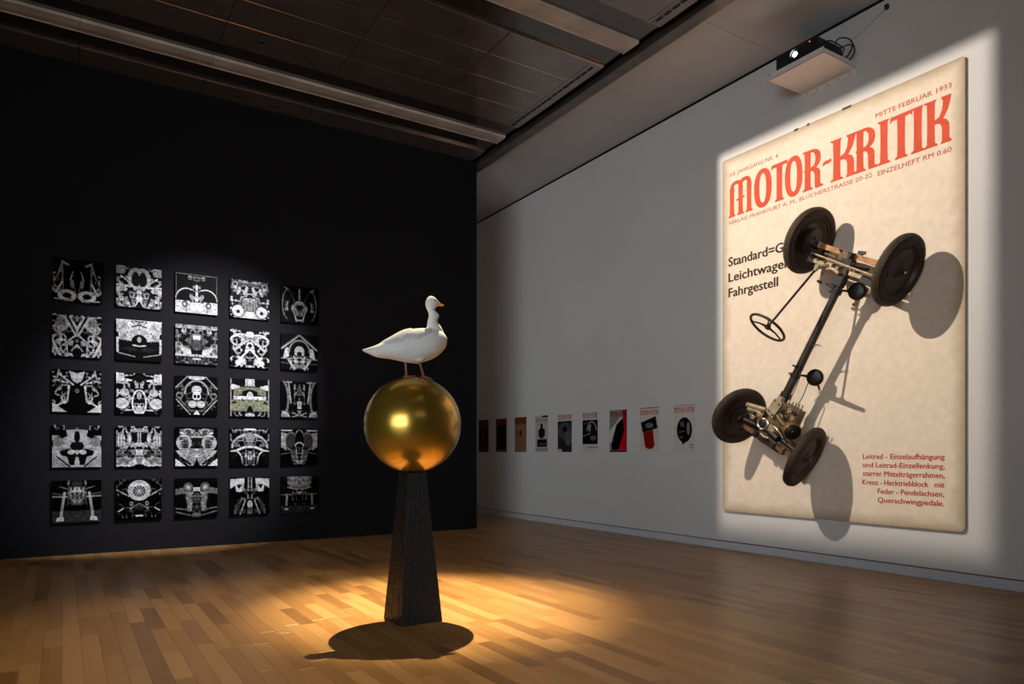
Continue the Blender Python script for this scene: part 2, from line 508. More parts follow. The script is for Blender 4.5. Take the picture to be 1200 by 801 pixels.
class Raster:
    """tiny painter; x,y in 0..1 with y downwards; with mirror=True the left half is reflected"""
    def __init__(s, w, h, base=(0, 0, 0), mirror=True, asp=1.0):
        s.w, s.h, s.mirror = w, h, mirror
        s.X, s.Y = np.meshgrid((np.arange(w) + .5) / w, (np.arange(h) + .5) / h)
        if mirror: s.X = np.where(s.X > 0.5, 1 - s.X, s.X)
        s.asp = asp; s.Y = s.Y * asp
        s.img = np.zeros((h, w, 3)) + np.array(base)
        s.px = 0.9 / w
    def put(s, mask, v):
        v = np.array(v if isinstance(v, (tuple, list)) else (v, v, v), dtype=float)
        mask = np.clip(mask, 0, 1)[..., None]
        s.img = s.img * (1 - mask) + v * mask
    def L(s, x0, y0, x1, y1, w, v):
        dx, dy = x1 - x0, y1 - y0
        t = np.clip(((s.X-x0)*dx + (s.Y-y0)*dy) / (dx*dx + dy*dy + 1e-9), 0, 1)
        d = np.hypot(s.X - x0 - t*dx, s.Y - y0 - t*dy)
        s.put((w/2 - d) / s.px + .5, v)
    def E(s, cx, cy, rx, ry, v):
        d = np.hypot((s.X-cx)/rx, (s.Y-cy)/ry)
        s.put((1 - d) * min(rx, ry) / s.px + .5, v)
    def O(s, cx, cy, rx, ry, w, v):
        d = np.hypot((s.X-cx)/rx, (s.Y-cy)/ry); m = min(rx, ry)
        s.put((w/2 - np.abs(d-1)*m) / s.px + .5, v)
    def R(s, x0, y0, x1, y1, v):
        s.put(((s.X >= x0) & (s.X <= x1) & (s.Y >= y0) & (s.Y <= y1)).astype(float), v)
    def P(s, pts, v):
        inside = np.zeros(s.X.shape, bool); n = len(pts)
        for i in range(n):
            (xa, ya), (xb, yb) = pts[i], pts[(i+1) % n]
            if ya == yb: continue
            c = ((ya > s.Y) != (yb > s.Y)) & (s.X < (xb-xa)*(s.Y-ya)/(yb-ya) + xa)
            inside ^= c
        s.put(inside.astype(float), v)
    def A(s, cx, cy, rx, ry, a0, a1, w, v):
        n = 14; prev = None
        for k in range(n+1):
            t = math.radians(a0 + (a1-a0)*k/n); p = (cx + rx*math.cos(t), cy - ry*math.sin(t))
            if prev: s.L(prev[0], prev[1], p[0], p[1], w, v)
            prev = p
    def N(s, x0, y0, x1, y1, seed, amt=1.0, cells=9, thr=.5, hi=.9, lo=.02):
        """machine-like clutter: ridged noise folded over the mirror axis"""
        a = vnoise(s.h, s.w, cells, seed); b = vnoise(s.h, s.w, cells*2, seed+1)
        a = np.abs(a - .5) * 2; b = np.abs(b - .5) * 2
        c = 1 - np.minimum(a*1.7, 1)*.6 - np.minimum(b*1.8, 1)*.4
        v = np.clip((c - thr + .12) / .24, 0, 1) * (hi - lo) + lo
        v = v * (.55 + .45*vnoise(s.h, s.w, cells+3, seed+2))
        if s.mirror: v[:, s.w//2:] = v[:, :s.w - s.w//2][:, ::-1]
        m = ((s.X >= x0) & (s.X <= x1) & (s.Y >= y0) & (s.Y <= y1)).astype(float) * amt
        m = m[..., None]; s.img = s.img*(1-m) + v[..., None]*m
    def S(s, x0, y0, x1, y1, n, w, v, fan=0.0):
        for k in range(n):
            t = (k + .5)/n; xa = x0 + (x1-x0)*t
            s.L(xa, y0, xa + fan*(t-.5), y1, w, v)

def grid_print(name, mb_quad, ras, m, parent):
    """mb_quad: origin (top-left), vector right, vector down"""
    O_, U_, V_ = [np.array(q, float) for q in mb_quad]
    w, h = ras.w, ras.h
    gx, gy = np.meshgrid(np.arange(w)/(w-1), np.arange(h)/(h-1))
    co = O_ + gx[..., None]*U_ + gy[..., None]*V_
    idx = np.arange(w*h).reshape(h, w)
    f = np.stack([idx[:-1, :-1], idx[1:, :-1], idx[1:, 1:], idx[:-1, 1:]], -1).reshape(-1, 4)
    me = bpy.data.meshes.new(name)
    me.vertices.add(w*h); me.vertices.foreach_set('co', co.reshape(-1))
    me.loops.add(f.size); me.loops.foreach_set('vertex_index', f.reshape(-1).astype(np.int32))
    me.polygons.add(len(f)); me.polygons.foreach_set('loop_start', np.arange(0, f.size, 4, dtype=np.int32))
    me.update(calc_edges=True); me.validate()
    a = me.attributes.new('ink', 'FLOAT_COLOR', 'POINT')
    c = np.ones((w*h, 4)); c[:, :3] = np.clip(ras.img.reshape(-1, 3), 0, 1) ** 2.2
    a.data.foreach_set('color', c.reshape(-1))
    me.materials.append(m)
    o = bpy.data.objects.new(name, me); COL.objects.link(o); o.parent = parent
    return o

def print_mat(name, rough, scale=1.0):
    m = bpy.data.materials.new(name); m.use_nodes = True
    nt = m.node_tree; b = nt.nodes['Principled BSDF']
    at = nt.nodes.new('ShaderNodeAttribute'); at.attribute_name = 'ink'
    nt.links.new(at.outputs['Color'], b.inputs['Base Color'])
    b.inputs['Roughness'].default_value = rough
    b.inputs['Specular IOR Level'].default_value = 0.04
    return m
M_PRINT = print_mat('photographic_print', 0.45)
M_PAPER = print_mat('printed_paper', 0.7)

# ------------------------------------------------------------------ the grid of 25 mirrored machine photographs
def pic(r, c):
    g = Raster(112, 112); W = .93; sd = 100 + r*17 + c*5
    k = (r, c)
    if k == (0, 0):
        g.N(0, .1, .2, .8, sd, 1, 10, .62); g.R(.2, 0, .5, .8, .02)
        g.L(.2, .05, .22, .75, .03, .55); g.L(.2, .1, .1, .45, .03, .5); g.L(.22, .08, .32, .14, .05, .6)
        g.L(.2, .55, .02, .95, .035, .85); g.L(.42, .3, .36, .5, .03, .7); g.E(.4, .58, .04, .1, .6); g.L(.44, .62, .48, .85, .03, .4)
        g.R(0, .82, .5, 1, .05); g.O(.3, .86, .14, .1, .07, W); g.L(.0, .75, .2, .8, .04, .7); g.L(.05, .95, .4, .98, .03, .8)
    elif k == (0, 1):
        g.N(0, 0, .5, 1, sd, 1, 9, .45, .85); g.R(0, 0, .2, .2, .7); g.E(.42, .28, .17, .26, .75); g.E(.42, .32, .09, .2, .12)
        g.O(.42, .3, .24, .3, .03, .05); g.L(.1, .25, .36, .45, .03, .9); g.L(0, .47, .5, .5, .045, .88); g.R(0, .52, .24, .62, .85)
        g.L(.5, .5, .47, .95, .09, .85); g.P([(.5, .82), (.4, 1), (.5, 1)], .1); g.L(.24, .6, .33, .95, .04, .08); g.R(0, .8, .15, .86, .8)
    elif k == (0, 2):
        g.R(0, .03, .5, .72, .03); g.N(.3, .05, .5, .42, sd, 1, 9, .5, .7); g.R(0, .7, .5, 1, .85); g.A(.27, .7, .27, .32, 20, 170, .03, .85)
        g.N(.33, .42, .5, .72, sd+3, 1, 8, .45, .9); g.L(.49, .3, .49, .7, .03, .9); g.O(.22, .78, .05, .06, .04, .35); g.L(.25, .86, .25, .96, .02, .2)
        g.L(0, .02, .5, .02, .02, .5); g.L(.02, .05, .02, .7, .012, .5)
    elif k == (0, 3):
        g.N(0, 0, .5, 1, sd, 1, 10, .5, .9); g.R(.2, .06, .5, .15, .35); g.L(.2, .06, .5, .06, .02, .7); g.O(.12, .12, .06, .06, .03, .7)
        for a_ in (.24, .42): g.L(a_, .2, a_-.05, .36, .07, .8)
        g.R(.28, .55, .5, .8, .2); g.S(.3, .5, .5, .8, 4, .02, .8); g.R(.1, .82, .5, 1, .85); g.E(.2, .82, .15, .15, .88); g.O(.2, .82, .16, .16, .02, .05); g.E(.2, .84, .05, .05, .1)
    elif k == (0, 4):
        g.L(.5, .08, .5, .45, .05, .65); g.L(.1, .05, .22, .12, .05, .45); g.L(.22, .12, .42, .5, .02, .5); g.A(.22, .5, .18, .42, 100, 250, .03, .5)
        g.R(.1, .42, .2, .68, .7); g.N(.1, .4, .22, .7, sd, .6, 9); g.E(.5, .6, .22, .2, .7); g.N(.3, .4, .5, .8, sd+1, .6, 9); g.E(.5, .58, .06, .07, .05)
        g.L(.32, .6, .42, .95, .04, .7); g.L(.42, .92, .5, .92, .04, .7); g.N(.2, .1, .4, .35, sd+2, .5, 8, .7, .4)
    elif k == (1, 0):
        g.N(0, 0, .5, 1, sd, 1, 9, .5, .9); g.E(.2, .22, .13, .18, .8); g.N(.08, .05, .3, .4, sd+1, .35, 6); g.L(.36, .05, .5, .35, .05, .85); g.L(.33, .2, .48, .5, .04, .75)
        g.L(.5, .45, .2, .75, .03, .75); g.L(.0, .6, .15, .95, .05, .85); g.L(.5, .72, .4, .85, .05, .6); g.E(.5, .9, .1, .12, .06); g.L(.3, .75, .3, 1, .02, .8)
    elif k == (1, 1):
        g.R(0, 0, .5, .55, .82); g.N(0, .05, .5, .5, sd, .18, 6, .5, .9, .4); g.L(.5, .05, .5, .25, .02, .2); g.L(.34, .18, .47, .13, .03, .1); g.L(.42, .04, .5, .04, .03, .1)
        g.P([(0, .3), (.05, .33), (.06, .5), (.4, .52), (.5, .5), (.5, 1), (0, 1)], .05); g.E(.5, .52, .17, .16, .04); g.E(.5, .48, .05, .07, .75)
        g.L(.36, .62, .5, .64, .035, .85); g.L(.04, .82, .4, .9, .025, .6); g.R(0, .45, .05, .8, .8); g.E(.3, .72, .16, .05, .14)
    elif k == (1, 2):
        g.N(0, 0, .5, 1, sd, 1, 10, .45, .8); g.R(0, 0, .5, .1, .65); g.S(.02, .25, .3, .55, 8, .014, .03, .1); g.O(.5, .42, .2, .22, .03, .2)
        g.E(.5, .42, .19, .21, .45); g.S(.33, .3, .5, .6, 6, .014, .05); g.E(.46, .32, .05, .06, .9); g.P([(.08, .55), (.35, .6), (.38, .75), (.2, .75)], .75)
        g.R(0, .75, .5, .8, .75); g.R(0, .82, .5, .95, .12); g.N(0, .82, .5, .98, sd+4, .5, 12); g.R(.4, .84, .5, .88, .8)
    elif k == (1, 3):
        g.N(0, 0, .5, 1, sd, 1, 9, .45, .95); g.A(.3, .35, .3, .22, 20, 170, .05, .85); g.O(.18, .3, .14, .12, .04, .8); g.L(.5, .25, .1, .55, .04, .8); g.L(.5, .5, .15, .9, .05, .9)
        g.E(.5, .42, .1, .1, .75); g.E(.5, .42, .05, .05, .05); g.L(.05, .6, .2, .8, .02, .05); g.L(.05, .5, .25, .75, .02, .9); g.P([(.12, .85), (.35, .75), (.4, .85), (.2, .95)], .85)
    elif k == (1, 4):
        g.N(0, 0, .5, .25, sd, .35, 8, .6, .5); g.L(.02, .42, .48, .05, .05, .6); g.L(.02, .36, .48, .0, .02, .2); g.A(.5, .5, .28, .32, 60, 180, .04, .6)
        g.E(.5, .5, .14, .17, .75); g.E(.5, .56, .07, .08, .1); g.P([(.05, .7), (.12, .4), (.2, .38), (.22, .62)], .8); g.N(.25, .6, .5, 1, sd+1, .9, 10)
        g.L(0, .68, .3, .68, .03, .6); g.L(.2, .7, .35, .95, .07, .7); g.L(0, .8, .18, .82, .03, .3)
    elif k == (2, 0):
        g.N(0, .05, .32, .8, sd, 1, 9, .5, .85); g.P([(.34, .03), (.5, .08), (.5, .32), (.4, .25)], .75); g.L(.15, .12, .42, .35, .04, .7); g.L(.34, .38, .3, .75, .04, .8); g.L(.3, .72, .1, .85, .04, .8)
        g.E(.5, .78, .17, .3, .02); g.P([(.44, .5), (.5, .42), (.5, .56)], .35); g.L(.14, .0, .1, .2, .03, .7); g.P([(0, .78), (.3, 1), (0, 1)], .85)
    elif k == (2, 1):
        g.N(0, 0, .5, 1, sd, 1, 9, .47, .92); g.R(0, .02, .17, .2, .85); g.E(.12, .75, .15, .13, .8); g.A(.5, .72, .15, .3, 90, 240, .035, .9); g.E(.5, .55, .05, .1, .75)
        g.L(.5, .08, .36, .2, .05, .1); g.L(.5, .15, .5, .35, .04, .05); g.P([(.45, .82), (.5, .8), (.5, 1), (.42, 1)], .8); g.L(.2, .92, .4, .9, .03, .8); g.E(.18, .48, .1, .1, .75)
    elif k == (2, 2):
        g.N(.05, .2, .5, .9, sd, .6, 10, .55, .8); g.L(0, .32, .3, .0, .03, .6); g.L(.02, .6, .35, .98, .03, .65); g.L(.1, .6, .4, .92, .015, .5); g.E(.5, .04, .2, .06, .8)
        g.A(.5, .45, .28, .33, 60, 180, .04, .6); g.E(.5, .35, .12, .11, .85); g.O(.46, .52, .05, .07, .03, .9); g.E(.4, .72, .1, .09, .8); g.P([(.42, .98), (.5, .86), (.5, .98)], .8); g.O(.1, .5, .07, .07, .025, .55)
    elif k == (2, 3):
        g.R(0, 0, .5, 1, .06); g.R(.38, 0, .5, .2, .82); g.P([(0, .14), (.25, .2), (.25, .26), (.05, .3)], .85); g.P([(.1, .28), (.3, .22), (.5, .22), (.5, .3), (.3, .42), (.08, .46)], (.50, .50, .42))
        g.E(.5, .38, .2, .09, .05); g.E(.5, .44, .08, .1, .9); g.R(.08, .46, .5, .55, .85); g.R(0, .56, .5, .88, (.52, .53, .44)); g.P([(.45, .76), (.5, .7), (.5, .9), (.4, .9)], .05)
        g.R(0, .86, .5, 1, .08); g.N(0, .88, .5, 1, sd, .8, 12); g.E(.5, .96, .12, .05, .8); g.R(0, 0, .04, 1, .6)
    elif k == (2, 4):
        g.A(-.1, .5, .3, .6, -70, 70, .06, .45); g.L(.2, .02, .27, .6, .04, .6); g.L(.15, .03, .28, .03, .04, .7); g.L(.38, .1, .36, .6, .05, .55); g.S(.33, .25, .4, .6, 2, .02, .05)
        g.E(.5, .22, .04, .14, .5); g.R(.45, .55, .5, .75, .75); g.N(.36, .1, .5, .65, sd, .5, 12); g.P([(0, .85), (.15, .8), (.25, .98), (0, .98)], .75); g.N(.3, .8, .5, 1, sd+1, .9, 12); g.N(0, .8, .25, 1, sd+2, .4, 14)
    elif k == (3, 0):
        g.R(0, .25, .5, 1, .68); g.R(0, 0, .5, .12, .15); g.N(0, 0, .25, .12, sd, .9, 10); g.A(.5, .75, .6, .55, 90, 160, .08, .04); g.P([(.28, .12), (.5, .1), (.5, .6), (.35, .5)], .7)
        g.E(.5, .28, .06, .14, .05); g.E(.45, .5, .09, .1, .08); g.P([(.15, .62), (.35, .55), (.5, .7), (.5, .95), (.35, .95), (.3, .75), (.18, .72)], .05); g.E(.38, .64, .07, .06, .8); g.L(.1, .75, .35, .98, .03, .06)
        g.E(.5, .9, .05, .16, .75); g.E(.12, .4, .1, .12, .5)
    elif k == (3, 1):
        g.N(0, 0, .5, 1, sd, 1, 11, .47, .9); g.R(0, .25, .2, .5, .55); g.S(.02, .25, .2, .5, 3, .025, .85); g.R(.3, .08, .5, .14, .7); g.R(.33, .15, .5, .38, .08); g.S(.45, .12, .5, .42, 1, .03, .7)
        g.R(.2, .42, .5, .5, .75); g.R(0, .56, .5, .75, .12); g.N(0, .56, .5, .75, sd+2, .7, 11); g.R(.42, .58, .5, .72, .8); g.R(0, .78, .5, .98, .75); g.N(0, .78, .5, .95, sd+3, .4, 12); g.P([(.35, 1), (.42, .94), (.5, .94), (.5, 1)], .04)
    elif k == (3, 2):
        g.E(.3, .18, .2, .14, .7); g.N(.1, .05, .5, .6, sd, .6, 10, .5, .85); g.E(.2, .4, .18, .2, .72); g.R(.1, .3, .25, .55, .5); g.N(.08, .25, .3, .55, sd+1, .6, 8); g.E(.5, .38, .12, .12, .12); g.L(.35, .25, .5, .25, .04, .75)
        g.P([(0, .6), (.25, .6), (.5, .55), (.5, .8), (.42, .98), (.3, .98)], .75); g.N(.1, .58, .5, .95, sd+2, .35, 14); g.P([(.5, .76), (.43, 1), (.5, 1)], .05); g.L(.02, .7, .35, .95, .05, .06); g.P([(0, .8), (.25, 1), (0, 1)], .85)
    elif k == (3, 3):
        g.N(0, 0, .5, .5, sd, .7, 10, .5, .9); g.A(.5, .52, .45, .35, 90, 180, .05, .75); g.R(.35, .02, .5, .06, .9); g.P([(.35, .2), (.5, .12), (.5, .4), (.42, .38)], .6); g.A(.5, 1.0, .55, .5, 90, 130, .06, .9)
        g.R(0, .6, .2, 1, .04); g.L(.0, .62, .15, .6, .04, .85); g.A(.1, .95, .22, .35, 0, 90, .04, .8); g.L(.4, .6, .4, .98, .04, .8); g.R(.45, .62, .5, .85, .8); g.N(.3, .6, .5, 1, sd+2, .5, 10); g.N(.02, .7, .2, .95, sd+3, .4, 14, .8, .5)
    elif k == (3, 4):
        g.L(0, .05, .3, .05, .04, .7); g.P([(0, .1), (.25, .15), (.12, .4), (.15, .6), (0, .5)], .6); g.E(.28, .35, .16, .24, .22); g.O(.28, .35, .16, .24, .02, .5); g.E(.5, .12, .1, .09, .5); g.E(.5, .35, .12, .3, .05)
        g.A(.5, .5, .12, .12, 90, 180, .03, .8); g.P([(.32, .6), (.42, .55), (.5, .98), (.28, .85)], .7); g.N(.28, .5, .5, .98, sd, .6, 11); g.L(0, .7, .28, .65, .02, .4)
    elif k == (4, 0):
        g.R(0, .72, .5, 1, .22); g.N(0, .7, .5, 1, sd+9, .3, 20, .5, .4, .1); g.P([(.4, .02), (.5, .02), (.5, .3), (.36, .28)], .6); g.N(.3, 0, .5, .6, sd, .7, 10); g.E(.5, .45, .1, .12, .6); g.L(0, .38, .45, .4, .04, .6)
        g.L(0, .3, .25, .34, .02, .4); g.L(.25, .3, .17, .9, .055, .72); g.P([(.1, .88), (.22, .84), (.24, .95), (.08, .97)], .85); g.L(.15, .15, .35, .22, .025, .5); g.N(.3, .3, .5, .6, sd+1, .5, 12)
    elif k == (4, 1):
        g.N(0, 0, .3, .4, sd, .6, 11, .6, .7); g.L(0, .25, .28, .42, .03, .7); g.E(.5, .28, .25, .25, .8); g.E(.5, .3, .14, .14, .12)
        for a_ in range(0, 360, 30): g.L(.5, .3, .5+.13*math.cos(math.radians(a_)), .3+.13*math.sin(math.radians(a_)), .02, .7)
        g.L(.3, .72, .5, .6, .035, .75); g.N(0, .55, .5, .95, sd+2, .5, 11, .68, .8); g.R(.42, .88, .5, .92, .9); g.O(.33, .6, .03, .04, .02, .6); g.L(.15, .72, .05, .78, .03, .8)
    elif k == (4, 2):
        g.P([(0, .28), (.3, .18), (.32, .38), (0, .42)], .42); g.E(.3, .24, .11, .13, .5); g.O(.3, .24, .09, .1, .02, .2); g.E(.3, .24, .03, .035, .75); g.P([(.24, .35), (.42, .35), (.38, .85), (.29, .85)], .55)
        g.N(.22, .3, .45, .85, sd, .25, 14); g.R(.42, .24, .5, .34, .8); g.N(.4, .38, .5, .95, sd+1, .7, 12, .55, .55); g.L(0, .76, .28, .8, .03, .45); g.L(0, .85, .35, .95, .04, .35); g.E(.5, .95, .12, .06, .4)
        g.N(0, 0, .5, .16, sd+2, .3, 10, .6, .4)
    elif k == (4, 3):
        g.P([(0, .05), (.36, .03), (.34, .4), (.15, .38), (.13, .22), (0, .3)], .82); g.P([(.15, .2), (.3, .2), (.22, .32)], .1); g.S(.42, .02, .5, .35, 1, .04, .6); g.N(.3, .3, .5, .6, sd, .7, 10)
        g.L(.3, .55, .12, .95, .05, .4); g.L(.38, .62, .25, .98, .03, .7); g.L(.22, .6, .1, .9, .02, .5); g.E(.5, .72, .07, .1, .75); g.R(.44, .8, .5, .98, .4); g.S(.1, .85, .4, .95, 6, .01, .6)
        g.N(0, .4, .25, .95, sd+3, .3, 14, .75, .5)
    else:
        g.R(0, 0, .5, .8, .06); g.P([(.16, .02), (.5, 0), (.5, .36), (.3, .36), (.18, .2)], .55); g.E(.5, .22, .2, .07, .72); g.L(.18, .3, .45, .37, .03, .7); g.N(.15, 0, .5, .35, sd, .25, 8); g.R(.3, .42, .5, .47, .6); g.N(.25, .42, .5, .65, sd+1, .7, 11)
        g.L(0, .5, .3, .5, .03, .55); g.L(.16, .5, .14, .88, .05, .72); g.R(.1, .86, .2, .92, .8); g.R(0, .8, .5, 1, .2); g.N(0, .8, .5, 1, sd+2, .3, 20, .5, .4, .1); g.R(.09, .87, .2, .92, .8)
        g.N(0, 0, .15, .8, sd+3, .25, 14, .7, .5)
    # photographic texture: mottled tones and small bright and dark details, mirrored
    rs = np.random.RandomState(sd + 50)
    t1 = vnoise(112, 112, 26, sd+60); t2 = vnoise(112, 112, 12, sd+61); t3 = np.abs(vnoise(112, 112, 17, sd+62) - .5)*2
    for t_ in (t1, t2, t3): t_[:, 56:] = t_[:, :56][:, ::-1]
    v = g.img; v = v * (.68 + .40*t1 + .24*t2)[..., None]
    v = np.where((t3 < .045)[..., None], v*.25 + .02, v)
    spark = (t3 > .93)[..., None]; v = np.where(spark & (v.mean(-1, keepdims=True) < .5), v*.6 + .35*(v.mean(-1, keepdims=True) > .05) , v)
    g.img = np.clip(v, 0, 1) * .78
    return g

PIC_W = 0.487
PIC_LABEL = {
 (0,0): 'two dark oval openings at its foot and an empty black middle', (0,1): 'a pale twin arch over a crossing bar',
 (0,2): 'two thin white arcs above a white band', (0,3): 'a round lamp in each lower corner and dark spouts above',
 (0,4): 'a thin central rod and two dark wings', (1,0): 'dense tubes crossing in an X between two pale masses',
 (1,1): 'a bright white upper half over a smooth black hood', (1,2): 'a ribbed barrel shape between fins above a beam',
 (1,3): 'a small round eye where white diagonals cross', (1,4): 'a pointed gable shape over a pale dome',
 (2,0): 'a tall black void under a pale funnel', (2,1): 'bright pipes closing in an almond loop at the middle',
 (2,2): 'a diamond frame around a pale figure with two rings', (2,3): 'a plain grey-green block below a small pale egg',
 (2,4): 'dark vertical columns curving outwards', (3,0): 'a large pale shield shape with a black arch above',
 (3,1): 'bright horizontal cylinders stacked in rows', (3,2): 'a pale V of plates meeting at a black notch',
 (3,3): 'a white crescent beam above two curved legs', (3,4): 'two dark shells hanging beside a pale crest',
 (4,0): 'two white legs standing on a speckled ground', (4,1): 'a big white disc with a spoked hole',
 (4,2): 'two grey hanging arms with round joints', (4,3): 'two white blocks over rails running downwards',
 (4,4): 'a pale bowl above two short white posts'}
ROWN = ['top row', 'second row', 'middle row', 'fourth row', 'bottom row']
COLN = ['first', 'second', 'third', 'fourth', 'last']
for r in range(5):
    for c in range(5):
        x0 = -0.098 + 0.6425 * c; z1 = 3.425 - 0.639 * r
        t = thing('mounted_photograph', (x0 + PIC_W/2, YB, z1 - PIC_W),
                  'mirrored photo with ' + PIC_LABEL[(r, c)], 'picture', 'mirrored machine pictures on the black wall')
        MB().box((-PIC_W/2, -0.040, 0), (PIC_W/2, -0.002, PIC_W), 0.001).build('backing_board', M_BLKPLAS, t)
        grid_print('print', ((-PIC_W/2, -0.0408, PIC_W), (PIC_W, 0, 0), (0, 0, -PIC_W)), pic(r, c), M_PRINT, t)

# ------------------------------------------------------------------ the nine small magazine covers on the white wall
RED = (.62, .10, .10)
def title(g, col, y=.04, h=.085, x0=.04, x1=.96):
    """small masthead, MOTOR-KRITIK as pixel strokes"""
    F = {'M': ['11111', '10101', '10101', '10101', '10101'], 'O': ['0110', '1001', '1001', '1001', '0110'], 'T': ['111', '010', '010', '010', '010'],
         'R': ['1110', '1001', '1110', '1010', '1001'], '-': ['00', '00', '11', '00', '00'], 'K': ['1001', '1010', '1100', '1010', '1001'], 'I': ['1', '1', '1', '1', '1']}
    s = 'MOTOR-KRITIK'; n = sum(len(F[ch][0]) + 1 for ch in s) - 1; u = (x1 - x0) / n; x = x0
    for ch in s:
        for j, row in enumerate(F[ch]):
            for i, b in enumerate(row):
                if b == '1': g.R(x + i*u, y*g.asp + j*h*g.asp/5, x + (i+1)*u, y*g.asp + (j+1)*h*g.asp/5, col)
        x += (len(F[ch][0]) + 1) * u
def cover(i):
    asp = 1.58; Y = lambda v: v * asp
    pap = (.78, .75, .73)
    g = Raster(120, 170, pap, False, asp)
    if i == 0:
        g.img[:] = (.34, .20, .18); title(g, (.45, .22, .18)); g.R(.15, Y(.25), .85, Y(.8), (.22, .13, .12)); g.R(.3, Y(.3), .6, Y(.75), (.32, .2, .18))
    elif i == 1:
        g.img[:] = (.34, .17, .17); title(g, (.5, .16, .16)); g.R(.08, Y(.2), .92, Y(.92), (.14, .09, .11)); g.R(.05, Y(.93), .95, Y(.97), (.4, .3, .3))
    elif i == 2:
        g.img[:] = (.52, .38, .30); g.R(0, 0, 1, Y(.2), (.38, .24, .17)); title(g, (.46, .22, .16), .06, .09); g.E(.5, Y(.46), .1, .14, (.24, .14, .1)); g.E(.25, Y(.43), .08, .1, (.4, .25, .18))
        g.L(.15, Y(.6), .85, Y(.78), .03, (.35, .22, .16)); g.L(.6, Y(.5), .85, Y(.8), .03, (.38, .24, .18)); g.L(.15, Y(.55), .4, Y(.5), .03, (.4, .26, .2))
    elif i == 3:
        g.img[:] = (.70, .67, .64); title(g, (.65, .2, .2), .08, .09); g.R(.55, 0, 1, Y(.05), (.15, .15, .15))
        g.E(.5, Y(.48), .25, .24, (.10, .10, .11)); g.R(.42, Y(.26), .58, Y(.45), (.08, .08, .09)); g.R(.25, Y(.4), .33, Y(.55), (.1, .1, .1)); g.R(.68, Y(.38), .76, Y(.55), (.1, .1, .1)); g.E(.5, Y(.28), .1, .1, (.09, .09, .09))
        g.R(.15, Y(.65), .9, Y(.86), (.1, .1, .11)); g.R(.3, Y(.76), .8, Y(.8), (.3, .3, .3)); g.R(.05, Y(.9), .95, Y(.96), (.55, .55, .52))
    elif i == 4:
        title(g, RED, .03, .12); g.R(0, Y(.19), 1, Y(1), (.16, .16, .18)); g.E(.5, Y(.45), .5, .35, (.28, .28, .31)); g.E(.5, Y(.4), .16, .12, (.08, .08, .1)); g.E(.75, Y(.65), .25, .3, (.34, .34, .36)); g.E(.15, Y(.96), .18, .07, (.7, .7, .7))
    elif i == 5:
        title(g, RED, .03, .12); g.R(.02, Y(.2), .98, Y(.8), (.08, .08, .1)); g.A(.6, Y(.5), .3, .4, 10, 170, .05, (.6, .6, .62)); g.E(.5, Y(.4), .12, .14, (.55, .55, .58)); g.L(.05, Y(.6), .6, Y(.52), .04, (.5, .5, .5))
        g.E(.7, Y(.65), .2, .1, (.35, .35, .36)); g.L(.1, Y(.3), .35, Y(.25), .03, (.4, .4, .4)); g.E(.58, Y(.47), .05, .2, (.1, .1, .1)); g.R(.35, Y(.87), .98, Y(.89), (.3, .3, .3))
    elif i == 6:
        g.img[:] = (.52, .5, .48); g.P([(0, Y(.5)), (.62, Y(.18)), (.75, Y(.18)), (.2, Y(.75)), (0, Y(.8))], (.82, .80, .78)); g.P([(.72, 0), (1, 0), (1, Y(.95)), (.5, Y(.95)), (.82, Y(.3))], (.72, .06, .10))
        g.P([(.78, Y(.2)), (.85, Y(.5)), (.5, Y(.95)), (.15, Y(.95)), (.1, Y(.8)), (.4, Y(.35)), (.6, Y(.26))], (.05, .05, .06)); g.P([(.85, Y(.5)), (.6, Y(.95)), (.98, Y(.95)), (.98, Y(.45))], (.78, .05, .12))
        title(g, (.42, .12, .12), .05, .11); g.R(0, Y(.96), 1, Y(1), (.1, .1, .1)); g.R(.95, 0, 1, Y(1), (.25, .08, .1)); g.E(.2, Y(.7), .04, .1, (.35, .35, .38))
    elif i == 7:
        g.img[:] = (.80, .76, .70); title(g, (.68, .14, .12), .06, .11); g.P([(.05, Y(.33)), (.82, Y(.2)), (.92, Y(.47)), (.15, Y(.56))], (.09, .09, .10)); g.E(.5, Y(.4), .2, .09, (.42, .42, .42)); g.L(.3, Y(.47), .7, Y(.44), .02, (.3, .3, .3))
        g.P([(.17, Y(.56)), (.68, Y(.5)), (.76, Y(.82)), (.26, Y(.84))], (.52, .10, .09)); g.E(.51, Y(.835), .25, .15, (.52, .10, .09)); g.R(0, 0, 1, Y(.02), (.25, .22, .2))
    else:
        g.img[:] = (.80, .78, .76); title(g, (.70, .20, .18), .05, .12); g.E(.5, Y(.53), .35, .42, (.07, .07, .09)); g.P([(.35, Y(.74)), (.62, Y(.76)), (.42, Y(.85))], (.07, .07, .09))
        g.E(.68, Y(.5), .07, .22, (.5, .5, .52)); g.E(.4, Y(.4), .1, .1, (.3, .3, .34)); g.L(.25, Y(.58), .5, Y(.55), .03, (.4, .4, .42)); g.E(.35, Y(.68), .12, .05, (.28, .28, .32)); g.L(.28, Y(.36), .5, Y(.46), .02, (.45, .45, .5))
        for q in range(4): g.R(.72, Y(.83 + .025*q), .92, Y(.84 + .025*q), (.62, .35, .32))
        g.R(0, 0, 1, Y(.012), (.3, .25, .25))
    return g
COVER_LABEL = ['dark brown poster next to the black wall edge, farthest of the small posters', 'maroon poster with a black picture field on the white wall',
  'orange-brown poster with small dark figures on the white wall', 'pale poster with a black spiky figure above a dark block',
  'small poster with a red title over a blurred grey photograph', 'small white poster with a square dark car interior photograph',
  'black and bright red poster with a diagonal white stripe', 'cream poster with a tilted dark photo above a red tongue shape',
  'white poster with a dark oval photo, nearest to the giant poster']
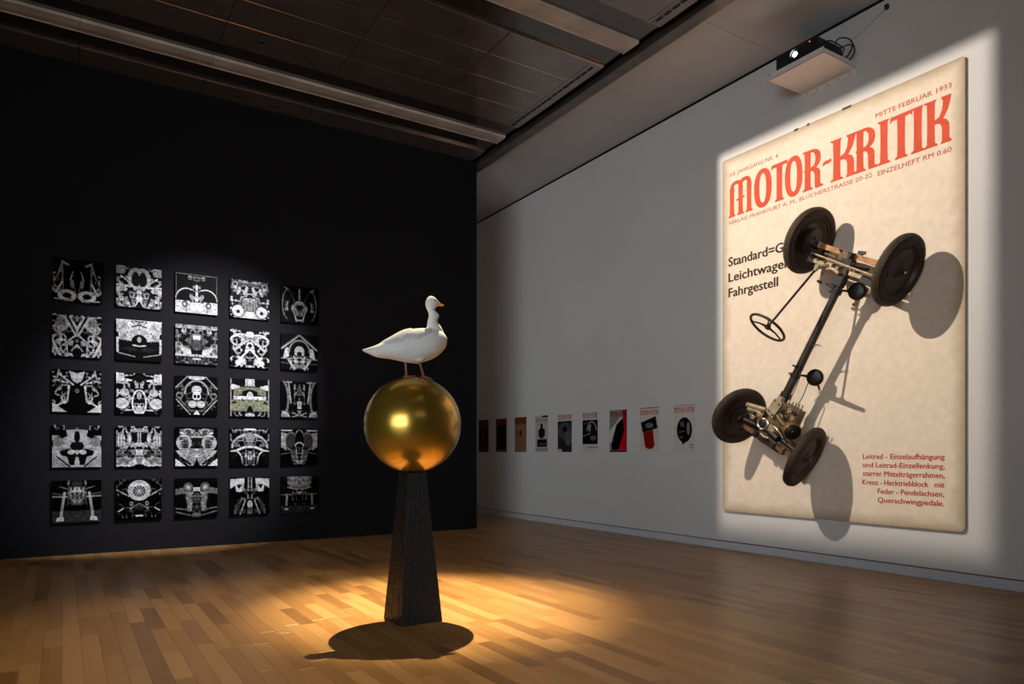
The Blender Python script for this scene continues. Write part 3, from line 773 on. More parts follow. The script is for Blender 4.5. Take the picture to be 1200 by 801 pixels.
for i in range(9):
    yc = 12.045 - 0.6615 * i; wd = 0.385; ht = 0.62
    t = thing('magazine_cover', (XW, yc, 1.195), COVER_LABEL[i], 'poster', 'small magazine covers along the white wall')
    MB().box((-0.006, -wd/2, 0), (-0.001, wd/2, ht)).build('mounting_board', M_WHITEMET, t)
    grid_print('cover_print', ((-0.0068, wd/2, ht), (0, -wd, 0), (0, 0, -ht)), cover(i), M_PAPER, t)

# ------------------------------------------------------------------ the giant poster
PY0, PZ0, PWD, PHT = 6.088, 0.473, 2.800, 4.305      # left edge (y), bottom, width, height
PXF = 6.900                                          # x of the printed face
def poster_material():
    m = bpy.data.materials.new('aged_poster_paper'); m.use_nodes = True
    nt = m.node_tree; N = nt.nodes; Lk = nt.links; b = N['Principled BSDF']
    tc = N.new('ShaderNodeTexCoord'); sp = N.new('ShaderNodeSeparateXYZ')
    Lk.new(tc.outputs['Generated'], sp.inputs[0])
    def math_(op, a, bb=None, clamp=False):
        n = N.new('ShaderNodeMath'); n.operation = op; n.use_clamp = clamp
        for i, q in enumerate((a, bb)):
            if q is None: continue
            if isinstance(q, (int, float)): n.inputs[i].default_value = q
            else: Lk.new(q, n.inputs[i])
        return n.outputs[0]
    # distance to the nearest edge in metres (generated Y runs along the width, Z along the height)
    dy = math_('MULTIPLY', math_('MINIMUM', sp.outputs['Y'], math_('SUBTRACT', 1.0, sp.outputs['Y'])), PWD)
    dz = math_('MULTIPLY', math_('MINIMUM', sp.outputs['Z'], math_('SUBTRACT', 1.0, sp.outputs['Z'])), PHT)
    d = math_('MINIMUM', dy, dz)
    n1 = N.new('ShaderNodeTexNoise'); n1.inputs['Scale'].default_value = 2.3; n1.inputs['Detail'].default_value = 7
    Lk.new(tc.outputs['Object'], n1.inputs['Vector'])
    n2 = N.new('ShaderNodeTexNoise'); n2.inputs['Scale'].default_value = 14; n2.inputs['Detail'].default_value = 5
    Lk.new(tc.outputs['Object'], n2.inputs['Vector'])
    w = math_('MULTIPLY', n1.outputs['Fac'], 0.30)
    edge = math_('SUBTRACT', 1.0, math_('DIVIDE', d, w), True)
    edge = math_('POWER', edge, 1.5)
    c1 = N.new('ShaderNodeMix'); c1.data_type = 'RGBA'
    c1.inputs[6].default_value = rgb(230, 214, 194); c1.inputs[7].default_value = rgb(158, 138, 108)
    Lk.new(math_('MULTIPLY', edge, 0.85), c1.inputs['Factor'])
    c2 = N.new('ShaderNodeMix'); c2.data_type = 'RGBA'; c2.blend_type = 'MULTIPLY'; c2.inputs['Factor'].default_value = 1.0
    mr = N.new('ShaderNodeMapRange'); mr.inputs['From Min'].default_value = .3; mr.inputs['From Max'].default_value = .7
    mr.inputs['To Min'].default_value = .93; mr.inputs['To Max'].default_value = 1.05
    Lk.new(n2.outputs['Fac'], mr.inputs['Value'])
    cb = N.new('ShaderNodeCombineColor')
    for i in range(3): Lk.new(mr.outputs['Result'], cb.inputs[i])
    Lk.new(c1.outputs[2], c2.inputs[6]); Lk.new(cb.outputs[0], c2.inputs[7])
    Lk.new(c2.outputs[2], b.inputs['Base Color'])
    b.inputs['Roughness'].default_value = 0.75; b.inputs['Specular IOR Level'].default_value = 0.15
    return m
M_POSTER = poster_material()
M_REDINK = mat('red_poster_ink', rgb(208, 86, 62), 0.7, spec=0.15, noise=0.10, nscale=6)
M_DREDINK = mat('dark_red_ink', rgb(176, 52, 36), 0.7, spec=0.15, noise=0.08, nscale=9)
M_GREYINK = mat('brown_black_ink', rgb(66, 52, 42), 0.7, spec=0.15, noise=0.12, nscale=9)
M_THININK = mat('faded_red_ink', rgb(184, 92, 68), 0.7, spec=0.15, noise=0.15, nscale=20)
M_STAPLE = mat('rusty_clip', rgb(60, 48, 36), 0.6, noise=0.2)

poster = thing('wall_poster', (XW, PY0 - PWD/2, PZ0), 'giant aged cream poster with large red lettering behind the chassis', 'poster')
def rounded(w, h, rb, rt, n=6):
    pts = []
    for cx, cy, r, a0 in ((w-rb, rb, rb, -90), (w-rt, h-rt, rt, 0), (rt, h-rt, rt, 90), (rb, rb, rb, 180)):
        for k in range(n+1):
            t = math.radians(a0 + 90*k/n); pts.append((cx + r*math.cos(t), cy + r*math.sin(t)))
    return pts
def P0(u, z, out=0.0):                      # point on the poster face, local to the poster empty
    return Vector((PXF - XW - out, PWD/2 - u, z - PZ0))
mb = MB(); mb.prism(rounded(PWD, PHT, 0.05, 0.03), P0(0, PZ0, 0.0), (0, -1, 0), (0, 0, 1), (1, 0, 0), 0.0285)
mb.build('poster_board', M_POSTER, poster)
for (u, w) in ((1.02, .05), (1.18, .03), (1.60, .10)):
    MB().box(tuple(P0(u + w, PZ0 + PHT - 0.018, 0.003)), tuple(P0(u, PZ0 + PHT + 0.006, -0.01))).build('clip', M_STAPLE, poster)

# --- masthead letters drawn as ribbons on the poster plane
LAY = [0]
class Glyph:
    def __init__(s, u0, u1, z0, z1):
        s.u0, s.u1, s.z0, s.z1 = u0, u1, z0, z1; s.mb = MB()
    def q(s, x, y, lay):
        return P0(s.u0 + (s.u1 - s.u0)*x, s.z0 + (s.z1 - s.z0)*y, 0.0006 + 0.00006*lay)
    def poly(s, pts):
        LAY[0] += 1; l = LAY[0] % 7
        s.mb.add([s.q(x, y, l) for x, y in pts], [tuple(range(len(pts)))])
    def strip(s, left, right):
        LAY[0] += 1; l = LAY[0] % 7; n = len(left)
        s.mb.add([s.q(x, y, l) for x, y in left] + [s.q(x, y, l) for x, y in right], [(i, i+1, n+i+1, n+i) for i in range(n-1)])
    def stem(s, x, w, y0=0.0, y1=1.0, sb=True, st=True, e=0.05):
        """slightly waisted vertical stroke with flared serifs"""
        left, right = [], []
        for k in range(9):
            t = k / 8; y = y0 + (y1-y0)*t; f = w/2*(1 - 0.10*math.sin(PI*t))
            left.append((x-f, y)); right.append((x+f, y))
        s.strip(left, right)
        if sb: s.poly([(x-w/2-e, y0), (x+w/2+e, y0), (x+w/2+e*.9, y0+.035), (x+w/2, y0+.07), (x-w/2, y0+.07), (x-w/2-e*.9, y0+.035)])
        if st: s.poly([(x-w/2-e, y1), (x+w/2+e*.6, y1), (x+w/2, y1-.06), (x-w/2, y1-.06), (x-w/2-e*.9, y1-.03)])
    def arc(s, cx, cy, rx, ry, a0, a1, wi, n=16, hx=None, hy=None):
        """arc ribbon, outer radii rx,ry; inner radii hx,hy"""
        left, right = [], []
        for k in range(n+1):
            t = math.radians(a0 + (a1-a0)*k/n); c_, s_ = math.cos(t), math.sin(t)
            sq = lambda v: math.copysign(abs(v)**0.85, v)
            left.append((cx + rx*sq(c_), cy + ry*sq(s_))); right.append((cx + hx*sq(c_), cy + hy*sq(s_)))
        s.strip(left, right)
    def done(s): return s.mb.build('letter', M_REDINK, poster, fixn=False)
Z0T, Z1T = 4.050, 4.485
def glyph(ch, u0, u1, z0=Z0T, z1=Z1T):
    g = Glyph(u0, u1, z0, z1)
    if ch == 'M':
        for x in (.13, .50, .86): g.stem(x, .205, 0, .80, True, False, .05)
        g.arc(.315, .78, .27, .20, 0, 180, 0, hx=.11, hy=.10); g.arc(.68, .78, .265, .22, 0, 180, 0, hx=.10, hy=.12)
        g.poly([(.32, .40), (.66, .44), (.66, .50), (.32, .46)])
    elif ch == 'O':
        g.arc(.5, .5, .5, .52, 0, 360, 0, 36, .19, .39)
    elif ch == 'T':
        g.stem(.5, .37, 0, .95, True, False, .10)
        g.poly([(.02, .99), (.98, 1.0), (1.0, .86), (.90, .92), (.65, .90), (.35, .90), (.10, .90), (.0, .84)])
    elif ch == 'I':
        g.stem(.5, .56, 0, 1.0, True, True, .17)
    elif ch == 'R':
        g.stem(.26, .31, 0, 1.0, True, True, .09)
        g.arc(.40, .745, .48, .255, -90, 90, 0, 16, .22, .185)
        g.arc(.38, .34, .48, .20, 0, 100, 0, 10, .20, .12); g.poly([(.59, .34), (.86, .34), (.86, .08), (.98, .05), (.98, 0), (.62, 0), (.59, .1)])
        g.poly([(.08, .48), (.3, .50), (.3, .56), (.08, .53)])
    elif ch == 'K':
        g.stem(.26, .31, 0, 1.0, True, True, .10)
        g.strip([(.70, 1.0), (.69, .85), (.66, .72), (.56, .60), (.36, .54)], [(1.0, 1.0), (.95, .85), (.88, .70), (.72, .54), (.36, .44)])
        g.poly([(.62, 1.0), (1.0, 1.0), (.98, .93), (.68, .93)])
        g.strip([(.36, .56), (.62, .56), (.82, .50), (.92, .40), (.93, .30), (.93, .06)], [(.36, .46), (.52, .46), (.62, .42), (.66, .34), (.66, .25), (.66, .0)])
        g.poly([(.60, 0), (1.0, 0), (1.0, .05), (.93, .08), (.66, .08)])
    elif ch == '-':
        g.poly([(.0, .47), (.35, .50), (.65, .49), (1, .52), (1, .60), (.65, .58), (.35, .59), (0, .55)])
    return g.done()
for ch, u0, u1, dz in [('M', .101, .452, 0), ('O', .474, .722, 0), ('T', .716, .936, 0), ('O', .899, 1.126, 0), ('R', 1.123, 1.382, 0), ('-', 1.374, 1.476, 0),
                   ('K', 1.462, 1.752, 0), ('R', 1.728, 1.988, 0), ('I', 1.975, 2.120, 0), ('T', 2.108, 2.330, 0), ('I', 2.306, 2.452, 0), ('K', 2.436, 2.684, 0)]:
    glyph(ch, u0, u1)

# --- lines of type
def type_line(txt, u0, u1, z, cap, m, parent=poster, bold=0.0, o=0.0012, base=P0, name='text_line'):
    cu = bpy.data.curves.new('type', 'FONT'); cu.body = txt; cu.size = 1.0
    cu.resolution_u = 3
    ob = bpy.data.objects.new('type', cu); COL.objects.link(ob)
    bpy.context.view_layer.update()
    me = bpy.data.meshes.new_from_object(ob.evaluated_get(bpy.context.evaluated_depsgraph_get()))
    bpy.data.objects.remove(ob)
    co = np.zeros(len(me.vertices)*3); me.vertices.foreach_get('co', co); co = co.reshape(-1, 3)
    x0, x1 = co[:, 0].min(), co[:, 0].max()
    sx = (u1 - u0)/(x1 - x0); sz = cap/0.73
    new = np.zeros_like(co)
    b0 = base(u0, z, o)
    new[:, 0] = b0[0]; new[:, 1] = b0[1] - (co[:, 0]-x0)*sx; new[:, 2] = b0[2] + co[:, 1]*sz
    faces = [tuple(p.vertices) for p in me.polygons]; nv = len(new); bd = bold * sz * 0.9
    shifts = [(0, 0)] if bold <= 0 else [(-bd, 0), (bd, 0), (0, -bd * .6), (0, bd * .6), (0, 0)]
    bpy.data.meshes.remove(me)
    spans = sorted((min(co[i][0] for i in f), max(co[i][0] for i in f), f) for f in faces)
    words = [[]]; reach = spans[0][1]
    for a_, b_, f in spans:                       # a wide blank starts the next word
        if a_ - reach > 0.17: words.append([])
        words[-1].append(f); reach = max(reach, b_)
    for wf in words:
        idx = sorted({i for f in wf for i in f}); remap = {i: k for k, i in enumerate(idx)}; nw = len(idx)
        vs, fs = [], []
        for q, (a_, b_) in enumerate(shifts):
            vs += [(new[i][0] - 0.00004*q, new[i][1] + a_, new[i][2] + b_) for i in idx]
            fs += [tuple(remap[i] + nw*q for i in f) for f in wf]
        me = bpy.data.meshes.new('printed_word'); me.from_pydata(vs, [], fs); me.update(); me.materials.append(m)
        t = bpy.data.objects.new('printed_word', me); COL.objects.link(t); t.parent = parent
type_line('XII. JAHRGANG NR. 4', .105, .806, 4.550, .048, M_THININK, bold=.010)
type_line('MITTE FEBRUAR 1933', 1.962, 2.684, 4.538, .050, M_THININK, bold=.014)
type_line('VERLAG FRANKFURT A. M., BLÜCHERSTRASSE 20-22', .098, 1.925, 3.966, .046, M_THININK, bold=.010)
type_line('EINZELHEFT RM 0.60', 1.985, 2.684, 3.952, .050, M_THININK, bold=.014)
type_line('Standard=Ga', .096, .955, 3.462, .112, M_GREYINK, bold=.036)
type_line('Leichtwagen', .096, .965, 3.272, .112, M_GREYINK, bold=.036)
type_line('Fahrgestell', .096, .806, 3.086, .112, M_GREYINK, bold=.036)
type_line('Leitrad - Einzelaufhängung', 1.828, 2.624, 1.128, .054, M_DREDINK, bold=.026)
type_line('und Leitrad-Einzellenkung,', 1.828, 2.624, 1.042, .054, M_DREDINK, bold=.026)
type_line('starrer Mittelträgerrahmen,', 1.828, 2.624, .956, .054, M_DREDINK, bold=.026)
type_line('Kreuz - Hecktriebblock   mit', 1.824, 2.622, .868, .054, M_DREDINK, bold=.026)
type_line('Feder - Pendelachsen,', 1.985, 2.618, .782, .054, M_DREDINK, bold=.026)
type_line('Querschwingpedale.', 1.985, 2.618, .696, .054, M_DREDINK, bold=.026)

# ------------------------------------------------------------------ the car chassis hung on the poster
M_TREAD = mat('pale_brown_tread', rgb(88, 74, 55), 0.7, spec=.3, noise=.3, nscale=30)  # front tread knobs, paler brown than the tyres
M_TYRE = mat('old_black_tyre', rgb(50, 40, 31), 0.7, spec=0.35, noise=0.25, nscale=14, bump=0.25, bscale=90)
M_DISC = mat('rust_brown_wheel_disc', rgb(60, 38, 32), 0.48, spec=0.5, noise=0.35, nscale=7, rvar=0.12)
M_DRUM = mat('black_brake_drum', rgb(30, 25, 24), 0.5, spec=0.5, noise=0.25, nscale=10)
M_TUBE = mat('dark_backbone_paint', rgb(48, 38, 34), 0.38, spec=0.6, noise=0.35, nscale=7, rvar=0.1)
M_SPRING = mat('orange_brown_leaf_spring', rgb(176, 124, 74), 0.5, spec=0.4, noise=0.3, nscale=14)
M_RSPRING = mat('brown_leaf_spring', rgb(108, 76, 52), 0.5, spec=0.4, noise=0.3, nscale=14)
M_CAST = mat('cast_aluminium', rgb(172, 156, 128), 0.5, metal=0.35, noise=0.3, nscale=18, bump=0.15, bscale=60)
M_BROWNCAST = mat('oily_brown_casting', rgb(104, 82, 58), 0.5, metal=0.2, noise=0.4, nscale=20, bump=0.2, bscale=60)
M_BRASS = mat('dull_brass', rgb(186, 142, 76), 0.35, metal=0.7, noise=0.2, nscale=12)
M_CHROME = mat('bright_steel', rgb(214, 208, 196), 0.22, metal=0.9, noise=0.1, nscale=12)
M_DOME = mat('glossy_black_dome', rgb(16, 14, 16), 0.42, spec=0.5, noise=0.2, nscale=6)
M_SWHEEL = mat('brown_black_steering_wheel', rgb(50, 38, 26), 0.35, spec=0.5, noise=0.2, nscale=20)

chas = bpy.data.objects.new('car_chassis', None); COL.objects.link(chas)
ang = math.radians(28.5); ca, sa = math.cos(ang), math.sin(ang)
chas.matrix_world = Matrix(((0, 0, -1, PXF), (-ca, -sa, 0, 5.113), (-sa, ca, 0, 1.374), (0, 0, 0, 1)))
chas.empty_display_size = 0.2
tag(chas, 'bare old car chassis with four wheels and steering wheel hung on the poster', 'car chassis')

WR, WW = 0.338, 0.047
def wheel(c, cam, toe, outer, label):
    """wheel: axis in chassis coordinates tilted by camber and toe; outer = +1 if the outer face looks to +X"""
    ax = Vector((math.cos(cam)*math.cos(toe), math.sin(toe), math.sin(cam)*math.cos(toe))).normalized()
    o = Vector(c)
    mb = MB()
    prof = []
    for k in range(17):                       # tyre section from bead to bead
        t = PI * k / 16
        prof.append((0.262 + 0.076*math.sin(t)**0.7 if 0 < k < 16 else 0.262, -WW*math.cos(t)*(1 + .12*math.sin(t))))
    prof += [(0.252, WW*0.75), (0.252, -WW*0.75), (0.262, -WW)]
    mb.lathe(prof, o, ax, 64)
    w = mb.build('wheel', M_TYRE, chas, smooth=True, angle=0.9)
    x, y, z = frame_from(ax)
    mb = MB()                                  # knobbly tread in staggered rows
    for row in range(5):
        n = 84
        for k in range(n):
            a = 2*PI*(k + .5*(row % 2))/n
            d = x*math.cos(a) + y*math.sin(a); tt = z.cross(d)
            h = (row - 2)*0.0155
            rr = WR - 0.0015 - 0.0035*abs(row-2)**1.6
            mb.obox(o + d*rr + z*h, tt, z, d, 0.0065, 0.0048, 0.004)
    tag(mb.build('tread', M_TREAD if c[1] > 1 else M_TYRE, w), kind='stuff')
    f = outer
    mb = MB()
    mb.lathe([(0.254, -0.036), (0.262, -0.040), (0.256, -0.030), (0.240, -0.026), (0.234, -0.008), (0.205, 0.000), (0.196, 0.008), (0.150, 0.016), (0.100, 0.012), (0.055, 0.018), (0, 0.018),
              ], o, ax*f, 64)
    mb.lathe([(0.254, 0.036), (0.262, 0.042), (0.258, 0.046), (0.246, 0.040), (0.238, 0.022), (0.232, 0.004), (0.205, 0.002), (0.196, 0.012), (0.150, 0.020), (0.100, 0.016), (0.055, 0.022), (0, 0.022)], o, ax*f, 64)
    mb.build('wheel_disc', M_DISC, w, smooth=True, angle=0.6)
    MB().lathe([(0, 0.022), (0.052, 0.022), (0.048, 0.034), (0.030, 0.040), (0.028, 0.062), (0.016, 0.070), (0, 0.071)], o, ax*f, 24).build('hub_cap', M_DRUM, w, smooth=True)
    MB().lathe([(0, 0.066), (0.013, 0.068), (0.010, 0.076), (0, 0.078)], o, ax*f, 12).build('hub_nut', M_CHROME, w, smooth=True)
    for k in range(3):
        a = 2*PI*k/3 + .4
        p = o + (x*math.cos(a) + y*math.sin(a))*0.075
        MB().cyl(p + ax*f*0.014, p + ax*f*0.028, 0.009, n=6).build('wheel_bolt', M_DRUM, w)
    for k in range(1):
        a = 1.9
        d = x*math.cos(a) + y*math.sin(a); p = o + d*0.170
        MB().obox(p + ax*f*0.0195, z.cross(d), d, ax, 0.019, 0.008, 0.003).build('vent_slot', M_DRUM, w)
    MB().lathe([(0, -0.012), (0.125, -0.012), (0.130, -0.018), (0.130, -0.052), (0.118, -0.060), (0.060, -0.064), (0.045, -0.085), (0, -0.085)], o, ax*f, 40).build('brake_drum', M_DRUM, w, smooth=True, angle=.6)
    return w
WA, WB, WC, WD = (-0.530, 1.995, 0.352), (0.527, 1.995, 0.352), (-0.484, 0.0, 0.350), (0.484, 0.0, 0.350)
for c_, cm, to, f_, lb in ((WA, 0.024, 0.035, -1, 'front left wheel, uppermost, knobbly black tyre'), (WB, -0.039, 0.035, 1, 'front right wheel, its brown disc facing out'),
                           (WC, 0.210, 0.0, -1, 'rear left wheel, leaning, seen from its inner side'), (WD, -0.249, 0.0, 1, 'rear right wheel, lowest, leaning outwards')):
    w = wheel(c_, cm, to, f_, lb); w['label'] = lb

V = Vector
# backbone tube with collars
TB0, TB1 = V((-.034, .40, .350)), V((.022, 1.80, .350))
tb = MB().tube([TB0, TB0.lerp(TB1, .3), TB0.lerp(TB1, .7), TB1], [.047, .042, .038, .038], 20).build('backbone_tube', M_TUBE, chas, smooth=True)
td = (TB1 - TB0).normalized()
def on_tube(y): return TB0 + td * ((y - TB0.y) / td.y)
for yy, rr, hh in ((1.63, .052, .05), (1.04, .043, .014), (.70, .053, .03), (.79, .046, .012), (.47, .058, .05)):
    p = on_tube(yy); MB().cyl(p - td*hh/2, p + td*hh/2, rr, n=20).build('collar', M_DRUM, tb, smooth=True)
for yy, sd in ((1.65, -1), (1.61, -1), (.79, -1), (.70, -1), (.74, 1)):
    p = on_tube(yy); MB().cyl(p + V((sd*.040, 0, .01)), p + V((sd*.078, 0, .012)), .010, n=8).build('collar_bolt', M_DRUM, tb)
p = on_tube(1.06); MB().tube([p + V((.03, -.01, .01)), p + V((.09, .03, .012)), p + V((.135, .03, .015))], [.009, .006, .003], 8).build('small_lever', M_BROWNCAST, chas, smooth=True)

# front suspension: two transverse leaf springs, cross beam, clamps
def leaf_spring(X0, X1, Y, Z, w, n, m, name='leaf_spring', sag=0.02):
    root = None
    for k in range(n):
        f = 1 - k*0.13; c = (X0+X1)/2; h = (X1-X0)/2*f
        mb = MB(); pts = []
        for i in range(9):
            t = -1 + 2*i/8; pts.append((c + h*t, Y, Z - k*0.0105 + sag*(t*f)**2))
        for i in range(8):
            mb.bar(pts[i], pts[i+1], w, 0.009, up=(0, 0, 1))
        ob = mb.build(name if root is None else 'leaf', m, chas if root is None else root)
        if root is None: root = ob
    return root
s1 = leaf_spring(-.435, .455, 1.987, .285, .050, 5, M_SPRING)
MB().obox((-.445, 1.987, .290), (1,0,0), (0,1,0), (0,0,1), .018, .030, .024, .004).build('spring_eye', M_CAST, s1)
MB().obox((-.09, 1.965, .300), (1,0,0), (0,1,0), (0,0,1), .062, .046, .034, .006).build('spring_clamp', M_BROWNCAST, s1)
for dx_ in (-.055, .055):
    for dy_ in (-.035, .04):
        MB().cyl((-.09+dx_, 1.965+dy_, .33), (-.09+dx_, 1.965+dy_, .362), .011, n=6).build('clamp_bolt', M_DRUM, s1)
MB().obox((-.02, 1.94, .305), (1,0,0), (0,1,0), (0,0,1), .018, .075, .052, .004).build('clamp_plate', M_DRUM, s1)
mb = MB(); mb.cyl((.075, 2.035, .300), (.075, 2.035, .345), .018); mb.bar((.045, 2.035, .335), (.125, 2.05, .335), .03, .018); mb.build('shackle', M_DRUM, s1)
MB().bar((.12, 1.99, .298), (.26, 1.995, .302), .054, .012).build('spring_wrap', M_SPRING, s1)
s2 = leaf_spring(-.46, .45, 1.86, .245, .045, 4, M_BROWNCAST)
# central front casting that carries springs and steering
mb = MB(); mb.obox((.010, 1.875, .325), (1,0,0), (0,1,0), (0,0,1), .034, .085, .040, .01); mb.obox((-.03, 1.93, .34), (1,0,0), (0,1,0), (0,0,1), .05, .014, .03, .004)
fc = mb.build('front_casting', M_DRUM, chas)
MB().obox((-.26, 1.833, .352), (1, .0, 0), (0,1,0), (0,0,1), .195, .022, .020, .005).build('cast_beam', M_CAST, fc)
MB().obox((.135, 1.832, .345), (1, 0, 0), (0,1,0), (0,0,1), .075, .022, .020, .005).build('cast_beam', M_CAST, fc)
MB().obox((.29, 1.812, .330), (1, -.05, 0), (.05,1,0), (0,0,1), .095, .030, .026, .004).build('black_channel', M_DRUM, fc)
MB().bar((.18, 1.795, .30), (.40, 1.775, .30), .010, .010).build('channel_edge', M_CAST, fc)
for xx in (-.40, -.33, -.24, -.17):
    MB().obox((xx, 1.855, .375), (1,0,0), (0,1,0), (0,0,1), .014, .010, .014, .003).build('casting_lug', M_BROWNCAST, fc)
for xx in (.03, .06, .11): MB().cyl((xx, 1.86, .36), (xx, 1.875, .385), .010, n=8).build('bolt_head', M_CHROME, fc)
tr = MB().tube([(-.44, 1.895, .375), (-.2, 1.892, .378), (.02, 1.886, .375), (.44, 1.88, .36)], .010, 8).build('tie_rod', M_CAST, chas, smooth=True)
MB().tube([(-.30, 1.93, .34), (-.1, 1.925, .345), (.05, 1.92, .34)], .013, 8).build('drag_link', M_BROWNCAST, chas, smooth=True)
for sx in (-1, 1):                                     # kingpin carriers at both front wheels
    mb = MB(); mb.bar((sx*.445, 1.84, .27), (sx*.445, 2.01, .27), .045, .05); mb.cyl((sx*.445, 1.92, .24), (sx*.445, 1.92, .42), .022)
    mb.cyl((sx*.445, 1.945, .345), (sx*.50, 1.985, .350), .030)
    mb.build('wheel_carrier', M_DRUM, chas)
# curled arm ending in a dark pad, on the left of the tube head
mb = MB(); mb.tube([(.0, 1.80, .42), (-.075, 1.820, .425), (-.125, 1.812, .425), (-.160, 1.785, .425), (-.176, 1.740, .425), (-.172, 1.690, .425)], [.018, .017, .016, .014, .012, .010], 8)
cl = mb.build('pedal_arm', M_CAST, chas, smooth=True)
MB().ellipsoid((-.160, 1.667, .43), .036, .016, .012).build('pedal_pad', M_DRUM, cl, smooth=True)
MB().tube([(-.10, 1.668, .40), (-.055, 1.665, .39), (-.03, 1.655, .38)], .009, 8).build('short_link', M_DRUM, chas, smooth=True)
mb = MB(); mb.obox((.012, 1.735, .365), (1,0,0), (0,1,0), (0,0,1), .052, .055, .040, .008); mb.bar((.02, 1.77, .37), (-.04, 1.655, .37), .05, .05)
mb.build('tube_head_bracket', M_DRUM, chas)

# steering gear, column and wheel
SH = V((-.135, 1.139, .940)); S0 = V((-.199, 1.794, .500)); sdir = (SH - S0).normalized()
st = MB().tube([S0, SH - sdir*.01], [.0125, .0115], 12).build('steering_column', M_SWHEEL, chas, smooth=True)
mb = MB(); mb.tube([S0 - sdir*.02, S0 + sdir*.05], [.026, .018], 12); mb.tube([S0, V((-.17, 1.82, .44)), V((-.15, 1.84, .38))], [.020, .024, .026], 12); mb.obox(V((-.15, 1.84, .38)), (1,0,0), (0,1,0), (0,0,1), .035, .030, .035, .006)
mb.build('steering_box', M_CAST, st)
mb = MB(); mb.tube([(-.20, 1.80, .49), (-.25, 1.785, .47), (-.28, 1.78, .43), (-.31, 1.82, .39)], [.014, .012, .011, .010], 8); mb.build('steering_arm', M_CAST, st, smooth=True)
sw = MB().torus(SH, sdir, .196, .0132, 56, 10).build('steering_wheel', M_SWHEEL, chas, smooth=True)
MB().lathe([(0, -.03), (.024, -.03), (.030, 0), (.028, .012), (0, .018)], SH, sdir, 20).build('wheel_hub', M_SWHEEL, sw, smooth=True)
x_, y_, z_ = frame_from(sdir)
e1 = (V((1, 0, 0)) - sdir * sdir.x).normalized(); e2 = sdir.cross(e1)
for adeg in (170, 60, -60, -62):
    if adeg == -62: continue
    a = math.radians(adeg + 5); d = e1*math.cos(a) + e2*math.sin(a)
    MB().tube([SH + d*.015 - sdir*.008, SH + d*.10 - sdir*.012, SH + d*.194], [.013, .0085, .0080], 8).build('spoke', M_SWHEEL, sw, smooth=True)

# two black domes on stubs beside the tube
def dome(c, stub_from, label):
    c = V(c)
    mb = MB(); mb.lathe([(0, -.030), (.060, -.028), (.084, -.010), (.089, .004), (.080, .020), (.055, .027), (.025, .031), (0, .032)], c, (0.35, .05, 1), 36)
    d = mb.build('black_dome', M_DOME, chas, smooth=True, angle=.9); d['label'] = label
    mb = MB(); mb.tube([V(stub_from), V(stub_from).lerp(c, .4), V(stub_from).lerp(c, .75)], [.010, .012, .010], 8); mb.torus(V(stub_from).lerp(c, .45), c - V(stub_from), .012, .006, 16, 6)
    mb.build('stub', M_DRUM, d, smooth=True)
    return d
d1 = dome((.128, 1.688, .200), on_tube(1.645) + V((.0, 0, -.04)), 'upper black dome beside the front axle')
mb = MB(); mb.tube([(.150, 1.63, .18), (.150, 1.57, .15)], .009, 8); mb.ellipsoid((.135, 1.553, .15), .036, .018, .016)
mb.build('small_pad', M_CAST, d1, smooth=True)
d2 = dome((.102, .745, .200), on_tube(.715) + V((.0, 0, -.04)), 'lower black dome halfway down the tube')
mb = MB(); mb.tube([(.10, .72, .17), (.11, .66, .10), (.12, .62, .06)], [.012, .012, .010], 8)
mb.build('stub_shadow_bar', M_TUBE, d2, smooth=True)  # dark bar modelled where only the stub's cast shadow falls
MB().tube([(.046, .685, .36), (.055, .55, .37), (.066, .400, .38)], .0055, 8).build('control_rod', M_BROWNCAST, chas, smooth=True)
MB().tube([(.05, .70, .20), (.05, .50, .18), (.04, .30, .20)], .005, 8).build('brake_cable', M_TUBE, chas, smooth=True)

# rear power unit
gb = MB().prism([(-.118, .235), (-.010, .205), (.028, .385), (.000, .425), (-.062, .425), (-.090, .395)], V((0, 0, .36)), (1,0,0), (0,1,0), (0,0,1), .075).build('gearbox', M_CAST, chas)
MB().cyl((-.035, .405, .40), (-.030, .455, .40), .040, n=20).build('tube_socket', M_CAST, gb, smooth=True)
for q in ((-.085, .26), (-.02, .24), (-.065, .395), (0, .375)):
    MB().cyl((q[0], q[1], .43), (q[0], q[1], .447), .009, n=6).build('gearbox_bolt', M_DRUM, gb)
MB().box((-.10, .02, .27), (.10, .24, .40), .02).build('gearbox_body', M_BROWNCAST, gb)
en = MB().box((.025, .225, .29), (.245, .405, .40), .008).build('engine_block', M_BROWNCAST, chas)
for i, q in enumerate(((.120, .415), (.158, .425), (.200, .43), (.240, .435))):
    MB().tube([(q[0], q[1]-.03, .392), (q[0]+.004, q[1]+.045, .398)], .0065, 8).build('stud', M_BROWNCAST, en)
for j in range(3):
    for i in range(3):
        MB().lathe([(.026, 0), (.026, .014), (.014, .014), (.012, .002), (0, .002)], (.062 + .068*i, .262 + .052*j, .40), (0,0,1), 14).build('valve_port', (M_CAST, M_DRUM, M_BROWNCAST)[(i+j) % 3], en, smooth=True, angle=.5)
for j in range(4):
    MB().box((.03, .238 + .044*j, .398), (.242, .243 + .044*j, .412)).build('cooling_fin', M_BROWNCAST, en)
MB().tube([(.03, .255, .42), (.10, .225, .43), (.16, .205, .42)], .026, 12).build('intake_pipe', M_BROWNCAST, en, smooth=True)
dr_ax = V((.86, -.02, .50)).normalized(); dc = V((.262, .182, .400))
dr = MB().lathe([(0, -.15), (.055, -.15), (.080, -.13), (.086, -.05), (.090, -.010), (.090, .000), (.082, .006), (0, .006)], dc, dr_ax, 40).build('fan_housing', M_BRASS, chas, smooth=True, angle=.5)
